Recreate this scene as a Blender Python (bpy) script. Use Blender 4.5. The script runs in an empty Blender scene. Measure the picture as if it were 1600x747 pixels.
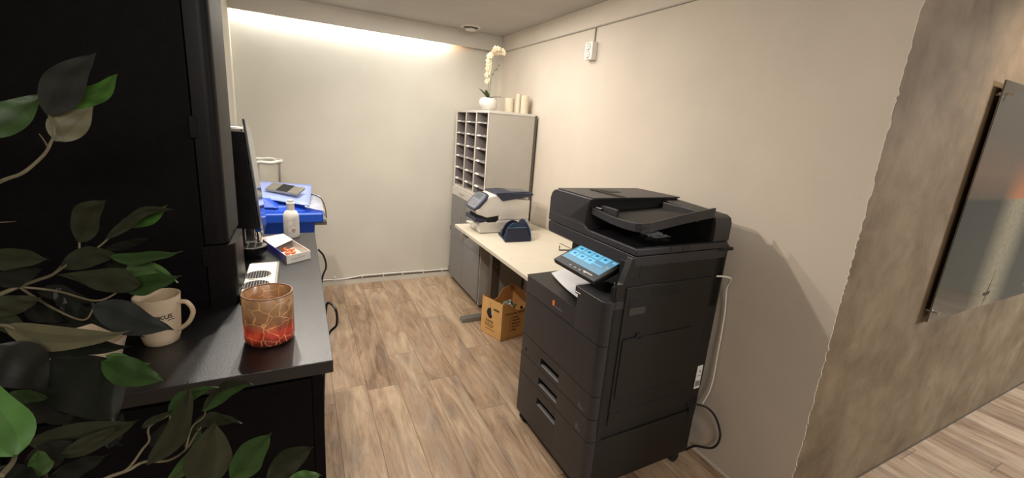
import bpy, bmesh, math, random
from mathutils import Vector, Matrix, noise
random.seed(7)
C = bpy.context.collection
V = Vector
PI = math.pi

# ---------------------------------------------------------------- camera
F, PITCH, ROLL, YAW, CX, CY = 663.875, 0.23592, 0.079387, 0.484074, 809.2545, 357.376
CAMH = 1.6
def cam_axes():
    cy, sy, cp, sp, cr, sr = math.cos(YAW), math.sin(YAW), math.cos(PITCH), math.sin(PITCH), math.cos(ROLL), math.sin(ROLL)
    fw = V((sy, cy, 0)); r = V((cy, -sy, 0)); u = V((0, 0, 1))
    f2 = fw*cp - u*sp; u2 = u*cp + fw*sp
    return r*cr + u2*sr, u2*cr - r*sr, f2
RT, UP, FW = cam_axes()
cd = bpy.data.cameras.new('camera'); cam = bpy.data.objects.new('camera', cd); C.objects.link(cam)
cam.matrix_world = Matrix(((RT.x, UP.x, -FW.x, 0), (RT.y, UP.y, -FW.y, 0), (RT.z, UP.z, -FW.z, CAMH), (0, 0, 0, 1)))
cd.sensor_width = 36; cd.lens = F/1600*36
cd.shift_x = -(CX-800)/1600; cd.shift_y = (CY-373.5)/1600
cd.clip_start = 0.02
bpy.context.scene.camera = cam
def at(px, py, d):
    """world point seen at pixel px,py at depth d"""
    return V((0, 0, CAMH)) + (FW + RT*((px-CX)/F) - UP*((py-CY)/F))*d

# ---------------------------------------------------------------- materials
def nt(name):
    m = bpy.data.materials.new(name); m.use_nodes = True
    t = m.node_tree; b = t.nodes['Principled BSDF']
    return m, t, b
def sock(b, k, v):
    if k in b.inputs: b.inputs[k].default_value = v
def c4(c): return (c[0], c[1], c[2], 1)
def mat(name, col, rough=0.5, metal=0.0, var=0.06, scale=12, bump=0.0, bscale=80, coat=0, spec=None, emit=None, estr=1, trans=0, ior=1.45, alpha=1, sss=0):
    m, t, b = nt(name)
    sock(b, 'Roughness', rough); sock(b, 'Metallic', metal)
    tc = t.nodes.new('ShaderNodeTexCoord')
    if var > 0:
        n = t.nodes.new('ShaderNodeTexNoise'); n.inputs['Scale'].default_value = scale; n.inputs['Detail'].default_value = 4
        r = t.nodes.new('ShaderNodeValToRGB')
        r.color_ramp.elements[0].position = 0.3; r.color_ramp.elements[1].position = 0.7
        r.color_ramp.elements[0].color = c4([x*(1-var) for x in col]); r.color_ramp.elements[1].color = c4([min(1, x*(1+var)) for x in col])
        t.links.new(tc.outputs['Object'], n.inputs['Vector']); t.links.new(n.outputs['Fac'], r.inputs['Fac']); t.links.new(r.outputs['Color'], b.inputs['Base Color'])
    else: sock(b, 'Base Color', c4(col))
    if bump > 0:
        n2 = t.nodes.new('ShaderNodeTexNoise'); n2.inputs['Scale'].default_value = bscale; n2.inputs['Detail'].default_value = 3
        bp = t.nodes.new('ShaderNodeBump'); bp.inputs['Strength'].default_value = bump; bp.inputs['Distance'].default_value = 0.002
        t.links.new(tc.outputs['Object'], n2.inputs['Vector']); t.links.new(n2.outputs['Fac'], bp.inputs['Height']); t.links.new(bp.outputs['Normal'], b.inputs['Normal'])
    if coat: sock(b, 'Coat Weight', coat)
    if spec is not None: sock(b, 'Specular IOR Level', spec)
    if emit: sock(b, 'Emission Color', c4(emit)); sock(b, 'Emission Strength', estr)
    if trans: sock(b, 'Transmission Weight', trans); sock(b, 'IOR', ior)
    if alpha < 1: sock(b, 'Alpha', alpha)
    return m

def wall_mat(name, col, rough=0.9, blot=0.04, bump=0.25):
    return mat(name, col, rough, 0, blot, 2.5, bump, 260, spec=0.2)

def math_node(t, op, a, b=None):
    n = t.nodes.new('ShaderNodeMath'); n.operation = op
    for i, x in enumerate((a, b)):
        if x is None: continue
        if isinstance(x, (int, float)): n.inputs[i].default_value = x
        else: t.links.new(x, n.inputs[i])
    return n.outputs[0]
def floor_mat():
    m, t, b = nt('wood_plank_vinyl')
    tc = t.nodes.new('ShaderNodeTexCoord'); sp = t.nodes.new('ShaderNodeSeparateXYZ'); t.links.new(tc.outputs['Object'], sp.inputs[0])
    PW, PL = 0.182, 1.25
    x = math_node(t, 'ADD', sp.outputs['X'], 20 + PW*0.40 + 0.0); y = math_node(t, 'ADD', sp.outputs['Y'], 20)
    xs = math_node(t, 'DIVIDE', x, PW); col = math_node(t, 'FLOOR', xs); fx = math_node(t, 'FRACT', xs)
    wn = t.nodes.new('ShaderNodeTexWhiteNoise'); wn.noise_dimensions = '1D'; t.links.new(col, wn.inputs['W'])
    ys = math_node(t, 'ADD', math_node(t, 'DIVIDE', y, PL), wn.outputs['Value'])
    row = math_node(t, 'FLOOR', ys); fy = math_node(t, 'FRACT', ys)
    cmb = t.nodes.new('ShaderNodeCombineXYZ'); t.links.new(col, cmb.inputs[0]); t.links.new(row, cmb.inputs[1])
    w2 = t.nodes.new('ShaderNodeTexWhiteNoise'); w2.noise_dimensions = '3D'; t.links.new(cmb.outputs[0], w2.inputs['Vector'])
    # per plank shifted grain coordinates
    sv = t.nodes.new('ShaderNodeVectorMath'); sv.operation = 'SCALE'; t.links.new(w2.outputs['Color'], sv.inputs[0]); sv.inputs['Scale'].default_value = 30
    av = t.nodes.new('ShaderNodeVectorMath'); av.operation = 'ADD'; t.links.new(tc.outputs['Object'], av.inputs[0]); t.links.new(sv.outputs[0], av.inputs[1])
    def mp(s):
        k = t.nodes.new('ShaderNodeMapping'); k.inputs['Scale'].default_value = s; t.links.new(av.outputs[0], k.inputs[0]); return k.outputs[0]
    n1 = t.nodes.new('ShaderNodeTexNoise'); n1.inputs['Scale'].default_value = 1; n1.inputs['Detail'].default_value = 6; n1.inputs['Roughness'].default_value = 0.62; n1.inputs['Distortion'].default_value = 1.6
    t.links.new(mp((11, 1.8, 1)), n1.inputs['Vector'])
    n2 = t.nodes.new('ShaderNodeTexNoise'); n2.inputs['Scale'].default_value = 1; n2.inputs['Detail'].default_value = 4; n2.inputs['Roughness'].default_value = 0.7
    t.links.new(mp((150, 7, 1)), n2.inputs['Vector'])
    n3 = t.nodes.new('ShaderNodeTexNoise'); n3.inputs['Scale'].default_value = 1; n3.inputs['Detail'].default_value = 3; n3.inputs['Distortion'].default_value = .8
    t.links.new(mp((9, 3.2, 1)), n3.inputs['Vector'])
    g = math_node(t, 'ADD', math_node(t, 'MULTIPLY', n1.outputs['Fac'], 0.60), math_node(t, 'MULTIPLY', n2.outputs['Fac'], 0.28))
    g = math_node(t, 'ADD', g, math_node(t, 'MULTIPLY', w2.outputs['Value'], 0.13))
    r = t.nodes.new('ShaderNodeValToRGB'); cr = r.color_ramp
    cr.elements[0].position = 0.34; cr.elements[0].color = (0.160, 0.100, 0.060, 1)
    cr.elements[1].position = 0.67; cr.elements[1].color = (0.590, 0.445, 0.300, 1)
    e = cr.elements.new(0.45); e.color = (0.335, 0.222, 0.138, 1)
    e = cr.elements.new(0.54); e.color = (0.440, 0.308, 0.198, 1)
    t.links.new(g, r.inputs['Fac'])
    # greyish wash
    mx = t.nodes.new('ShaderNodeMixRGB'); mx.blend_type = 'MIX'; mx.inputs['Color2'].default_value = (0.33, 0.285, 0.24, 1)
    r3 = t.nodes.new('ShaderNodeValToRGB'); r3.color_ramp.elements[0].position = 0.48; r3.color_ramp.elements[1].position = 0.72; r3.color_ramp.elements[1].color = (0.38, 0.38, 0.38, 1)
    t.links.new(n3.outputs['Fac'], r3.inputs['Fac']); t.links.new(r3.outputs['Color'], mx.inputs['Fac']); t.links.new(r.outputs['Color'], mx.inputs['Color1'])
    # seams
    ex = math_node(t, 'MULTIPLY', math_node(t, 'MINIMUM', fx, math_node(t, 'SUBTRACT', 1, fx)), PW)
    ey = math_node(t, 'MULTIPLY', math_node(t, 'MINIMUM', fy, math_node(t, 'SUBTRACT', 1, fy)), PL)
    sm = math_node(t, 'LESS_THAN', math_node(t, 'MINIMUM', ex, ey), 0.0016)
    m2 = t.nodes.new('ShaderNodeMixRGB'); m2.inputs['Color2'].default_value = (0.10, 0.07, 0.05, 1)
    t.links.new(math_node(t, 'MULTIPLY', sm, 0.75), m2.inputs['Fac']); t.links.new(mx.outputs[0], m2.inputs['Color1'])
    t.links.new(m2.outputs[0], b.inputs['Base Color'])
    sock(b, 'Roughness', 0.48); sock(b, 'Specular IOR Level', 0.35)
    bp = t.nodes.new('ShaderNodeBump'); bp.inputs['Strength'].default_value = 0.25; bp.inputs['Distance'].default_value = 0.001
    t.links.new(math_node(t, 'SUBTRACT', g, sm), bp.inputs['Height']); t.links.new(bp.outputs[0], b.inputs['Normal'])
    return m
def concrete_mat():
    m, t, b = nt('brown_concrete_plaster')
    tc = t.nodes.new('ShaderNodeTexCoord')
    def N(s, d, dist=0, sc=(1, 1, 1)):
        k = t.nodes.new('ShaderNodeMapping'); k.inputs['Scale'].default_value = sc; t.links.new(tc.outputs['Object'], k.inputs[0])
        n = t.nodes.new('ShaderNodeTexNoise'); n.inputs['Scale'].default_value = s; n.inputs['Detail'].default_value = d; n.inputs['Distortion'].default_value = dist
        t.links.new(k.outputs[0], n.inputs['Vector']); return n.outputs['Fac']
    g = math_node(t, 'ADD', math_node(t, 'MULTIPLY', N(2.6, 5, .5, (1, 1, .8)), .65), math_node(t, 'MULTIPLY', N(9, 4, .5), .35))
    r = t.nodes.new('ShaderNodeValToRGB'); cr = r.color_ramp
    cr.elements[0].position = 0.34; cr.elements[0].color = (0.125, 0.084, 0.045, 1)
    cr.elements[1].position = 0.66; cr.elements[1].color = (0.262, 0.195, 0.118, 1)
    e = cr.elements.new(.5); e.color = (0.188, 0.134, 0.076, 1)
    t.links.new(g, r.inputs['Fac']); t.links.new(r.outputs['Color'], b.inputs['Base Color'])
    sock(b, 'Roughness', 0.72); sock(b, 'Specular IOR Level', 0.35)
    bp = t.nodes.new('ShaderNodeBump'); bp.inputs['Strength'].default_value = 0.5; bp.inputs['Distance'].default_value = 0.003
    t.links.new(math_node(t, 'ADD', N(70, 4), math_node(t, 'MULTIPLY', N(14, 3), 1.5)), bp.inputs['Height']); t.links.new(bp.outputs[0], b.inputs['Normal'])
    return m
def leaf_mat():
    m, t, b = nt('leaf_green')
    a = t.nodes.new('ShaderNodeVertexColor'); a.layer_name = 'Col'
    tc = t.nodes.new('ShaderNodeTexCoord'); n = t.nodes.new('ShaderNodeTexNoise'); n.inputs['Scale'].default_value = 45; n.inputs['Detail'].default_value = 4
    t.links.new(tc.outputs['Object'], n.inputs['Vector'])
    mr = t.nodes.new('ShaderNodeMapRange'); mr.inputs['To Min'].default_value = 0.72; mr.inputs['To Max'].default_value = 1.28
    t.links.new(n.outputs['Fac'], mr.inputs['Value'])
    mx = t.nodes.new('ShaderNodeVectorMath'); mx.operation = 'SCALE'; t.links.new(a.outputs['Color'], mx.inputs[0]); t.links.new(mr.outputs[0], mx.inputs['Scale'])
    t.links.new(mx.outputs[0], b.inputs['Base Color']); sock(b, 'Roughness', 0.5); sock(b, 'Specular IOR Level', 0.35)
    return m

M = dict(
    wall_r=wall_mat('cream_wallpaper_right', (0.625, 0.552, 0.46)),
    wall_b=wall_mat('cream_paint_back', (0.62, 0.585, 0.50)),
    beam=wall_mat('painted_beam', (0.60, 0.565, 0.49)),
    ceil=wall_mat('ceiling_paint', (0.46, 0.435, 0.395)),
    floor=floor_mat(), concrete=concrete_mat(), leaf=leaf_mat(),
    white=mat('white_plastic', (0.80, 0.77, 0.70), 0.4), whitem=mat('white_matt', (0.78, 0.74, 0.66), 0.65),
    dgrey=mat('conduit_grey', (0.30, 0.27, 0.22), 0.6), hole=mat('black_void', (0.006, 0.006, 0.006), 0.8, var=0),
    blackwood=mat('black_woodgrain', (0.0035, 0.0028, 0.0032), 0.6, 0, 0.25, 30, 0.15, 120, spec=.08),
    blacktop=mat('black_worktop', (0.006, 0.0055, 0.0055), 0.40, 0, 0.2, 40, 0.3, 420, spec=.85),
    blackgloss=mat('gloss_black_plastic', (0.008, 0.007, 0.007), 0.2, var=.1),
    tower=mat('satin_black_door', (0.004, 0.003, 0.003), 0.45, var=.15, spec=.15),
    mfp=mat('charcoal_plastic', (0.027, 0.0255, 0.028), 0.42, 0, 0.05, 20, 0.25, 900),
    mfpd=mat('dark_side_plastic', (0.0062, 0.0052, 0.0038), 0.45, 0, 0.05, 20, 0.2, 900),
    mfpb=mat('black_inner_plastic', (0.004, 0.004, 0.004), 0.5),
    mfpg=mat('glossy_lid_plastic', (0.010, 0.010, 0.011), 0.18),
    gheather=mat('recess_grey_plastic', (0.11, 0.105, 0.10), 0.5),
    desk=mat('cream_laminate', (0.66, 0.60, 0.48), 0.45, var=.03), deske=mat('desk_edge', (0.70, 0.65, 0.55), 0.5, var=.02),
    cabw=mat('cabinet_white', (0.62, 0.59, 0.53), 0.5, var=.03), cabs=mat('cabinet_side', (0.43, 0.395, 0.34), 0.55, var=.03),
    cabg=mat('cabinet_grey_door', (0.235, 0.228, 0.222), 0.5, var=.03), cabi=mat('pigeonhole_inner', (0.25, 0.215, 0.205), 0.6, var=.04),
    cond=mat('trunking_grey', (.40, .37, .32), .6),
    cabl=mat('shelf_lip_grey', (.33, .30, .28), .5), grip=mat('dim_grip_plastic', (.040, .036, .028), .5),
    metal=mat('brushed_metal', (0.42, 0.40, 0.36), 0.38, 0.9), chrome=mat('chrome', (0.75, 0.73, 0.70), 0.12, 1.0),
    leg=mat('desk_leg_brown_grey', (0.115, 0.095, 0.075), 0.45, 0.3), foot=mat('desk_foot_grey', (0.22, 0.21, 0.185), 0.4, 0.3),
    card=mat('cardboard', (0.80, 0.47, 0.17), 0.8, 0, 0.07, 8, 0.2, 90), cardi=mat('cardboard_inside', (0.62, 0.33, 0.11), 0.85),
    ink=mat('black_ink', (0.025, 0.015, 0.012), 0.8, var=0), paper=mat('copy_paper', (0.78, 0.77, 0.78), 0.8, var=.02),
    navy=mat('navy_plastic', (0.022, 0.027, 0.055), 0.4), blue=mat('slate_blue_plastic', (0.055, 0.11, 0.20), 0.45),
    frank=mat('franking_white', (0.70, 0.66, 0.60), 0.4, var=.03), key=mat('grey_key', (0.30, 0.31, 0.35), 0.5), lcd=mat('lcd_grey', (0.10, 0.12, 0.13), 0.25),
    mug=mat('cream_ceramic', (0.62, 0.49, 0.34), 0.3, var=.03), bin=mat('blue_bin_plastic', (0.012, 0.075, 0.50), 0.38, var=.05), binl=mat('pale_blue_lid', (0.30, 0.38, 0.78), 0.3, var=.05),
    bag=mat('clear_bag', (0.78, 0.80, 0.80), 0.25, 0, .08, 20, .8, 40, alpha=.6), bagc=mat('translucent_bag_film', (0.70, 0.66, 0.54), 0.35, 0, .08, 9, .8, 25, alpha=.42), rim=mat('bag_white_rim', (0.80, 0.80, 0.72), 0.5, 0, .05, 20, .8, 50),
    bottle=mat('bottle_white', (0.76, 0.72, 0.66), 0.35, var=.02), greyink=mat('grey_print', (0.22, 0.21, 0.20), .7, var=0), pinkink=mat('pink_flower_print', (0.50, 0.36, 0.30), .7, var=0),
    orange=mat('orange_foil', (0.75, 0.16, 0.04), 0.35, var=.2, scale=60), boxw=mat('carton_white', (0.74, 0.68, 0.60), .45), 
    tan=mat('tan_flap', (0.80, 0.68, 0.58), .5), rubber=mat('black_rubber', (0.012, 0.012, 0.012), .55), stem=mat('woody_stem', (0.115, 0.095, 0.05), .7, var=.25, scale=80),
    orangelogo=mat('orange_logo', (0.80, 0.20, 0.03), .5, var=0), dimprint=mat('dim_print', (0.12, 0.12, 0.125), .5, var=0),
    candle=mat('ivory_wax', (0.64, 0.55, 0.41), .5, var=.03), petal=mat('cream_petal', (0.62, 0.51, 0.33), .6, var=.08, scale=60), orchl=mat('orchid_leaf', (0.06, 0.09, 0.03), .4), orchs=mat('orchid_stem', (0.20, 0.17, 0.08), .6),
    green=mat('green_tips', (0.1, 0.3, 0.1), .5), redk=mat('red_key', (0.7, 0.12, 0.1), .5, var=0), greenk=mat('teal_key', (0.1, 0.5, 0.45), .5, var=0),
)
# chocolate box blue side
def grad_mat(name, c1, c2, axis=0, a=0., b_=1., rough=.4):
    m, t, b = nt(name); tc = t.nodes.new('ShaderNodeTexCoord'); sp = t.nodes.new('ShaderNodeSeparateXYZ'); t.links.new(tc.outputs['Object'], sp.inputs[0])
    mr = t.nodes.new('ShaderNodeMapRange'); mr.inputs['From Min'].default_value = a; mr.inputs['From Max'].default_value = b_; t.links.new(sp.outputs[axis], mr.inputs['Value'])
    r = t.nodes.new('ShaderNodeValToRGB'); r.color_ramp.elements[0].color = c4(c1); r.color_ramp.elements[1].color = c4(c2); t.links.new(mr.outputs[0], r.inputs['Fac'])
    t.links.new(r.outputs['Color'], b.inputs['Base Color']); sock(b, 'Roughness', rough); return m

# ---------------------------------------------------------------- mesh builder
class B:
    def __init__(s): s.bm = bmesh.new(); s.cols = None
    def face(s, pts):
        vs = [s.bm.verts.new(p) for p in pts]
        try: return s.bm.faces.new(vs)
        except ValueError: return None
    def hexa(s, p):   # 8 points: bottom 4 (ccw) + top 4
        v = [s.bm.verts.new(q) for q in p]
        for f in ((3, 2, 1, 0), (4, 5, 6, 7), (0, 1, 5, 4), (1, 2, 6, 5), (2, 3, 7, 6), (3, 0, 4, 7)): s.bm.faces.new([v[i] for i in f])
        return s
    def box(s, x0, x1, y0, y1, z0, z1):
        return s.hexa([(x0, y0, z0), (x1, y0, z0), (x1, y1, z0), (x0, y1, z0), (x0, y0, z1), (x1, y0, z1), (x1, y1, z1), (x0, y1, z1)])
    def prism(s, pts, d):
        d = V(d); a = [s.bm.verts.new(V(p)) for p in pts]; b = [s.bm.verts.new(V(p)+d) for p in pts]; n = len(pts)
        s.bm.faces.new(a[::-1]); s.bm.faces.new(b)
        for i in range(n): s.bm.faces.new((a[i], a[(i+1) % n], b[(i+1) % n], b[i]))
        return s
    def rings(s, rs, close=True, capa=True, capb=True):
        L = [[s.bm.verts.new(p) for p in r] for r in rs]; n = len(L[0])
        for a, b in zip(L, L[1:]):
            for i in range(n if close else n-1): s.bm.faces.new((a[i], a[(i+1) % n], b[(i+1) % n], b[i]))
        if close and capa: s.bm.faces.new(L[0][::-1])
        if close and capb: s.bm.faces.new(L[-1])
        return s
    def cyl(s, a, b, r0, r1=None, n=20):
        a, b = V(a), V(b); r1 = r0 if r1 is None else r1; d = (b-a).normalized(); k = V((0, 0, 1)) if abs(d.z) < .9 else V((1, 0, 0))
        p = d.cross(k).normalized(); q = d.cross(p)
        f = lambda c, r: [c + (p*math.cos(2*PI*i/n) + q*math.sin(2*PI*i/n))*r for i in range(n)]
        return s.rings([f(a, r0), f(b, r1)])
    def tube(s, pts, r, n=8, r2=None):
        pts = [V(p) for p in pts]; m = len(pts); prev = None; R = []
        for i, p in enumerate(pts):
            d = (pts[min(i+1, m-1)] - pts[max(i-1, 0)]).normalized()
            if prev is None: prev = d.cross(V((0, 0, 1)) if abs(d.z) < .9 else V((1, 0, 0))).normalized()
            prev = (prev - d*prev.dot(d)).normalized(); q = d.cross(prev)
            rr = r if r2 is None else r + (r2-r)*i/(m-1)
            R.append([p + (prev*math.cos(2*PI*k/n) + q*math.sin(2*PI*k/n))*rr for k in range(n)])
        return s.rings(R)
    def lathe(s, c, prof, n=32, sx=1, sy=1, cap=True):
        c = V(c)
        return s.rings([[c + V((r*math.cos(2*PI*i/n)*sx, r*math.sin(2*PI*i/n)*sy, z)) for i in range(n)] for r, z in prof], capa=cap, capb=cap)
    def ball(s, c, r, sc=(1, 1, 1), seg=12):
        bmesh.ops.create_uvsphere(s.bm, u_segments=seg, v_segments=max(6, seg//2), radius=r, matrix=Matrix.Translation(c) @ Matrix.Diagonal((*sc, 1)))
        return s
    def build(s, name, m, parent=None, smooth=False, bevel=0, seg=2, loc=None, mats=None):
        bmesh.ops.recalc_face_normals(s.bm, faces=s.bm.faces)
        off = Matrix.Identity(4)
        if parent is not None: off = world(parent).inverted()
        elif loc is not None: off = Matrix.Translation(-V(loc))
        s.bm.transform(off)
        me = bpy.data.meshes.new(name); s.bm.to_mesh(me); s.bm.free()
        if smooth:
            for p in me.polygons: p.use_smooth = True
            if smooth != 'all' and hasattr(me, 'set_sharp_from_angle'): me.set_sharp_from_angle(angle=math.radians(40))
        me.materials.append(m)
        for q in (mats or []): me.materials.append(q)
        o = bpy.data.objects.new(name, me); C.objects.link(o)
        if parent is not None: o.parent = parent
        elif loc is not None: o.location = loc
        if bevel:
            bv = o.modifiers.new('bevel', 'BEVEL'); bv.width = bevel; bv.segments = seg; bv.limit_method = 'ANGLE'; bv.angle_limit = math.radians(50)
        return o
def world(o):
    mtx = Matrix.LocRotScale(o.location, o.rotation_euler, o.scale)
    return (world(o.parent) @ mtx) if o.parent else mtx
def tag(o, label, cat, group=None):
    o['label'] = label; o['category'] = cat
    if group: o['group'] = group
    return o
def thing(name, loc, label, cat, group=None, rz=0):
    o = bpy.data.objects.new(name, None); C.objects.link(o); o.location = loc; o.rotation_euler = (0, 0, rz); o.empty_display_size = .05
    return tag(o, label, cat, group)
def struct(o): o['kind'] = 'structure'; return o
def spline(pts, n=8):
    pts = [V(p) for p in pts]; out = []
    P = [pts[0]*2-pts[1]] + pts + [pts[-1]*2-pts[-2]]
    for i in range(1, len(P)-2):
        for k in range(n):
            t = k/n; a, b, c, d = P[i-1], P[i], P[i+1], P[i+2]
            out.append(.5*((2*b) + (c-a)*t + (2*a-5*b+4*c-d)*t*t + (3*b-3*c+d-a)*t*t*t))
    out.append(pts[-1]); return out
def text(name, s, size, origin, xdir, ydir, m, parent, depth=0.0004, align='LEFT', shear=0):
    cu = bpy.data.curves.new(name, 'FONT'); cu.body = s; cu.size = size; cu.extrude = depth; cu.align_x = align; cu.shear = shear; cu.resolution_u = 3
    tmp = bpy.data.objects.new('tmp', cu); C.objects.link(tmp)
    dg = bpy.context.evaluated_depsgraph_get(); me = bpy.data.meshes.new_from_object(tmp.evaluated_get(dg)); bpy.data.objects.remove(tmp)
    x = V(xdir).normalized(); y = V(ydir).normalized(); z = x.cross(y)
    mtx = Matrix(((x.x, y.x, z.x, origin[0]), (x.y, y.y, z.y, origin[1]), (x.z, y.z, z.z, origin[2]), (0, 0, 0, 1)))
    me.transform(world(parent).inverted() @ mtx); me.materials.clear(); me.materials.append(m)
    o = bpy.data.objects.new(name, me); C.objects.link(o); o.parent = parent; return o

# ---------------------------------------------------------------- room
XR, YB, ZC, ZB, YF, YE, XL = 1.816, 4.127, 2.4265, 2.2866, 4.065, 0.780, -0.43
struct(B().box(-3.5, 7.5, -4.5, YB+.15, -0.1, 0).build('floor', M['floor']))
struct(B().box(-3.5, 7.5, -4.5, YB+.15, ZC, ZC+.1).build('ceiling', M['ceil']))
struct(B().box(XL-.0, XR+.02, YB, YB+.12, 0, ZC).build('wall_back', M['wall_b']))
struct(B().box(-2.4, XL, 2.42, YB+.12, 0, ZC).build('wall_left', M['wall_b']))
struct(B().box(-2.5, -2.4, -4.5, 2.42, 0, ZC).build('wall_far_left', M['wall_b']))
struct(B().box(-2.5, 7.5, -4.5, -4.4, 0, ZC).build('wall_behind', M['wall_b']))
# right wall with a torn wallpaper edge along the concrete corner
bm = B(); pts = []
random.seed(3)
zz = 0.0
edge = []
while zz < ZC:
    edge.append((zz, YE - 0.0035 - random.random()**3*0.007)); zz += random.uniform(.004, .026)
edge.append((ZC, YE-.005))
poly = [V((XR, YB+.1, ZC)), V((XR, YB+.1, 0))] + [V((XR, y, z)) for z, y in edge]
bm.prism(poly, (0.004, 0, 0))
bm.box(XR+.003, XR+.1, YE+.05, YB+.1, 0, ZC)
struct(bm.build('wall_right', M['wall_r']))
struct(B().box(XR+.004, 7.5, YE, YE+.4, 0, ZC).build('wall_concrete', M['concrete']))
struct(B().box(XL, XR, YF, YF+.014, ZB, ZC).build('trim_1', M['beam']))           # fascia in front of the light strip
struct(B().box(XL, XR, YF+.014, YB, ZB+.085, ZC).build('trim_2', M['beam']))      # cove top behind the fascia
struct(B().box(XR-.012, XR, YE, YF, ZB+.004, ZC).build('trim_3', M['wall_r']))     # thin raised band over the cable channel
struct(B().box(XR-.014, XR-.0, YE, YF, ZB-.003, ZB+.004).build('trim_4', M['cond']))
struct(B().box(XL, 1.36, YB-.010, YB, 0, .045).build('baseboard_back', M['wall_b']))
struct(B().box(XR-.006, XR, YE+.004, YB, 0, .012).build('baseboard_right', M['deske']))
struct(B().box(XR+.01, 7.4, YE-.004, YE, 0, .010).build('baseboard_concrete', M['leg']))
# LED strip in the cove
led = mat('led_strip_glow', (1, .97, .93), emit=(1.0, 0.97, 0.90), estr=20, var=0)
ledw = mat('warm_led_end_glow', (1, .6, .3), emit=(1.0, 0.42, 0.10), estr=40, var=0)
t = thing('light_strip', (0.5, YF+.03, ZB+.08), 'glowing light strip tucked in the cove along the top of the back wall', 'light strip')
B().box(XL+.01, 1.27, YF+.018, YF+.030, ZB+.073, ZB+.085).build('led_strip', led, t)
B().box(1.29, 1.36, YF+.018, YF+.030, ZB+.073, ZB+.085).build('warm_end', ledw, t)

# ceiling vent
vx, vy = 1.40, 3.86
t = thing('ceiling_vent', (vx, vy, ZC), 'round white air vent on the ceiling near the back wall', 'vent')
B().lathe((vx, vy, ZC), [(.064, 0), (.090, 0), (.088, -.008), (.074, -.016), (.064, -.012)], 32, cap=False).build('ring', M['cabw'], t, True)
B().lathe((vx, vy, ZC), [(.012, -.001), (.012, -.024), (.046, -.022), (.050, -.028), (.044, -.036), (.0, -.038)], 32).build('disc', M['cabw'], t, True)
B().cyl((vx, vy, ZC-.006), (vx, vy, ZC-.0005), .066).build('dark_gap', M['leg'], t)

# wall socket and drop cable
sx = XR
t = thing('wall_socket', (sx, 2.555, 2.13), 'white double wall socket hanging from a thin cable on the right wall', 'socket')
B().box(sx-.045, sx, 2.513, 2.597, 2.075, 2.190).build('housing', M['white'], t, bevel=.005)
for zc in (2.158, 2.107):
    o = B().cyl((sx-.0455, 2.555, zc), (sx-.050, 2.555, zc), .0235, .0235, 24).build('socket_face', M['white'], t, True)
    B().cyl((sx-.0505, 2.555, zc), (sx-.0508, 2.555, zc), .0195, .0195, 24).build('socket_well', M['whitem'], o, True)
    for dy in (-.0095, .0095): B().cyl((sx-.0509, 2.555+dy, zc), (sx-.0513, 2.555+dy, zc), .003, .003, 10).build('pin_hole', M['hole'], o)
    for s_ in (-1, 1):
        b = B(); pr = [(sx-.0508, 2.555+math.cos(a)*r, zc+math.sin(a)*r) for r, rng in ((.0185, range(-4, 5)), (.022, range(4, -5, -1))) for a in [PI/2*s_+k*.2 for k in rng]]
        b.prism(pr, (-.001, 0, 0)); b.build('earth_slot', M['dgrey'], o)
B().box(sx-.010, sx, 2.544, 2.552, 2.190, ZB-.003).build('drop_cable', M['dgrey'], t)

# back wall floor cable on clips
cab = thing('wall_cable', (.6, YB-.012, .07), 'white cable clipped along the foot of the back wall', 'cable')
pts = [(XL+.02, YB-.012, .062), (.0, YB-.012, .066), (.16, YB-.012, .064), (.28, YB-.012, .060), (.38, YB-.012, .064), (.5, YB-.012, .078), (.7, YB-.012, .079), (.95, YB-.012, .077), (1.2, YB-.012, .072), (1.5, YB-.012, .072)]
B().tube(spline(pts, 6), .006, 8).build('cord', M['white'], cab, True)
for x in (.255, .50, .70, .89, 1.10, 1.30):
    B().box(x-.004, x+.004, YB-.020, YB-.001, .050, .086).build('clip', M['white'], cab)
B().box(XL+.05, 1.45, YB-.011, YB-.0095, .053, .062).build('painted_shadow', M['leg'], cab)  # dark strip painting the shadow line under the cable

# ---------------------------------------------------------------- counter
KX, KZ, KY0, KY1 = .0564, 1.0, 1.037, 2.306
worktop = B().box(-1.7, KX, KY0, KY1, KZ-.034, KZ).build('worktop', M['blacktop'], bevel=.0015, loc=(-.8, 1.67, KZ-.034))
tag(worktop, 'long black woodgrain worktop carrying the mugs, candle holder and coffee machines', 'worktop')
t = thing('base_cabinet', (-.8, 1.6, 0), 'black base cabinet under the worktop beside the plank floor', 'cabinet')
B().box(-1.68, KX-.026, KY0+.028, KY1-.01, 0.0, KZ-.034).build('carcass', M['blackwood'], t)
for x0, x1 in ((-1.66, -1.10), (-1.09, -.54), (-.53, .006)):
    d = B().box(x0, x1, KY0+.014, KY0+.028, .08, KZ-.05).build('door', M['blackwood'], t, bevel=.001)
    B().cyl((x0+.05, KY0+.006, .80), (x0+.05, KY0+.006, .92), .005).build('handle', M['blackgloss'], d, True)
B().box(.008, KX-.024, KY0+.016, KY0+.028, 0, KZ-.04).build('corner_post', M['blackwood'], t)
# black power cord drooping past the counter edge
t_ = B().tube(spline([(.064, 2.10, .97), (.088, 2.15, .92), (.100, 2.22, .84), (.085, 2.30, .76), (.070, 2.20, .70), (.068, 1.80, .72), (.072, 1.62, .90), (.093, 1.50, .93), (.100, 1.56, .84), (.075, 1.64, .76), (.060, 1.7, .60), (.05, 1.75, .30), (.05, 1.78, .01)], 8), .0045, 8).build('hanging_cable', M['rubber'], smooth=True, loc=(.06, 1.9, .7))
tag(t_, 'black power cord looping down the long side of the black counter', 'cable')

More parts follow.
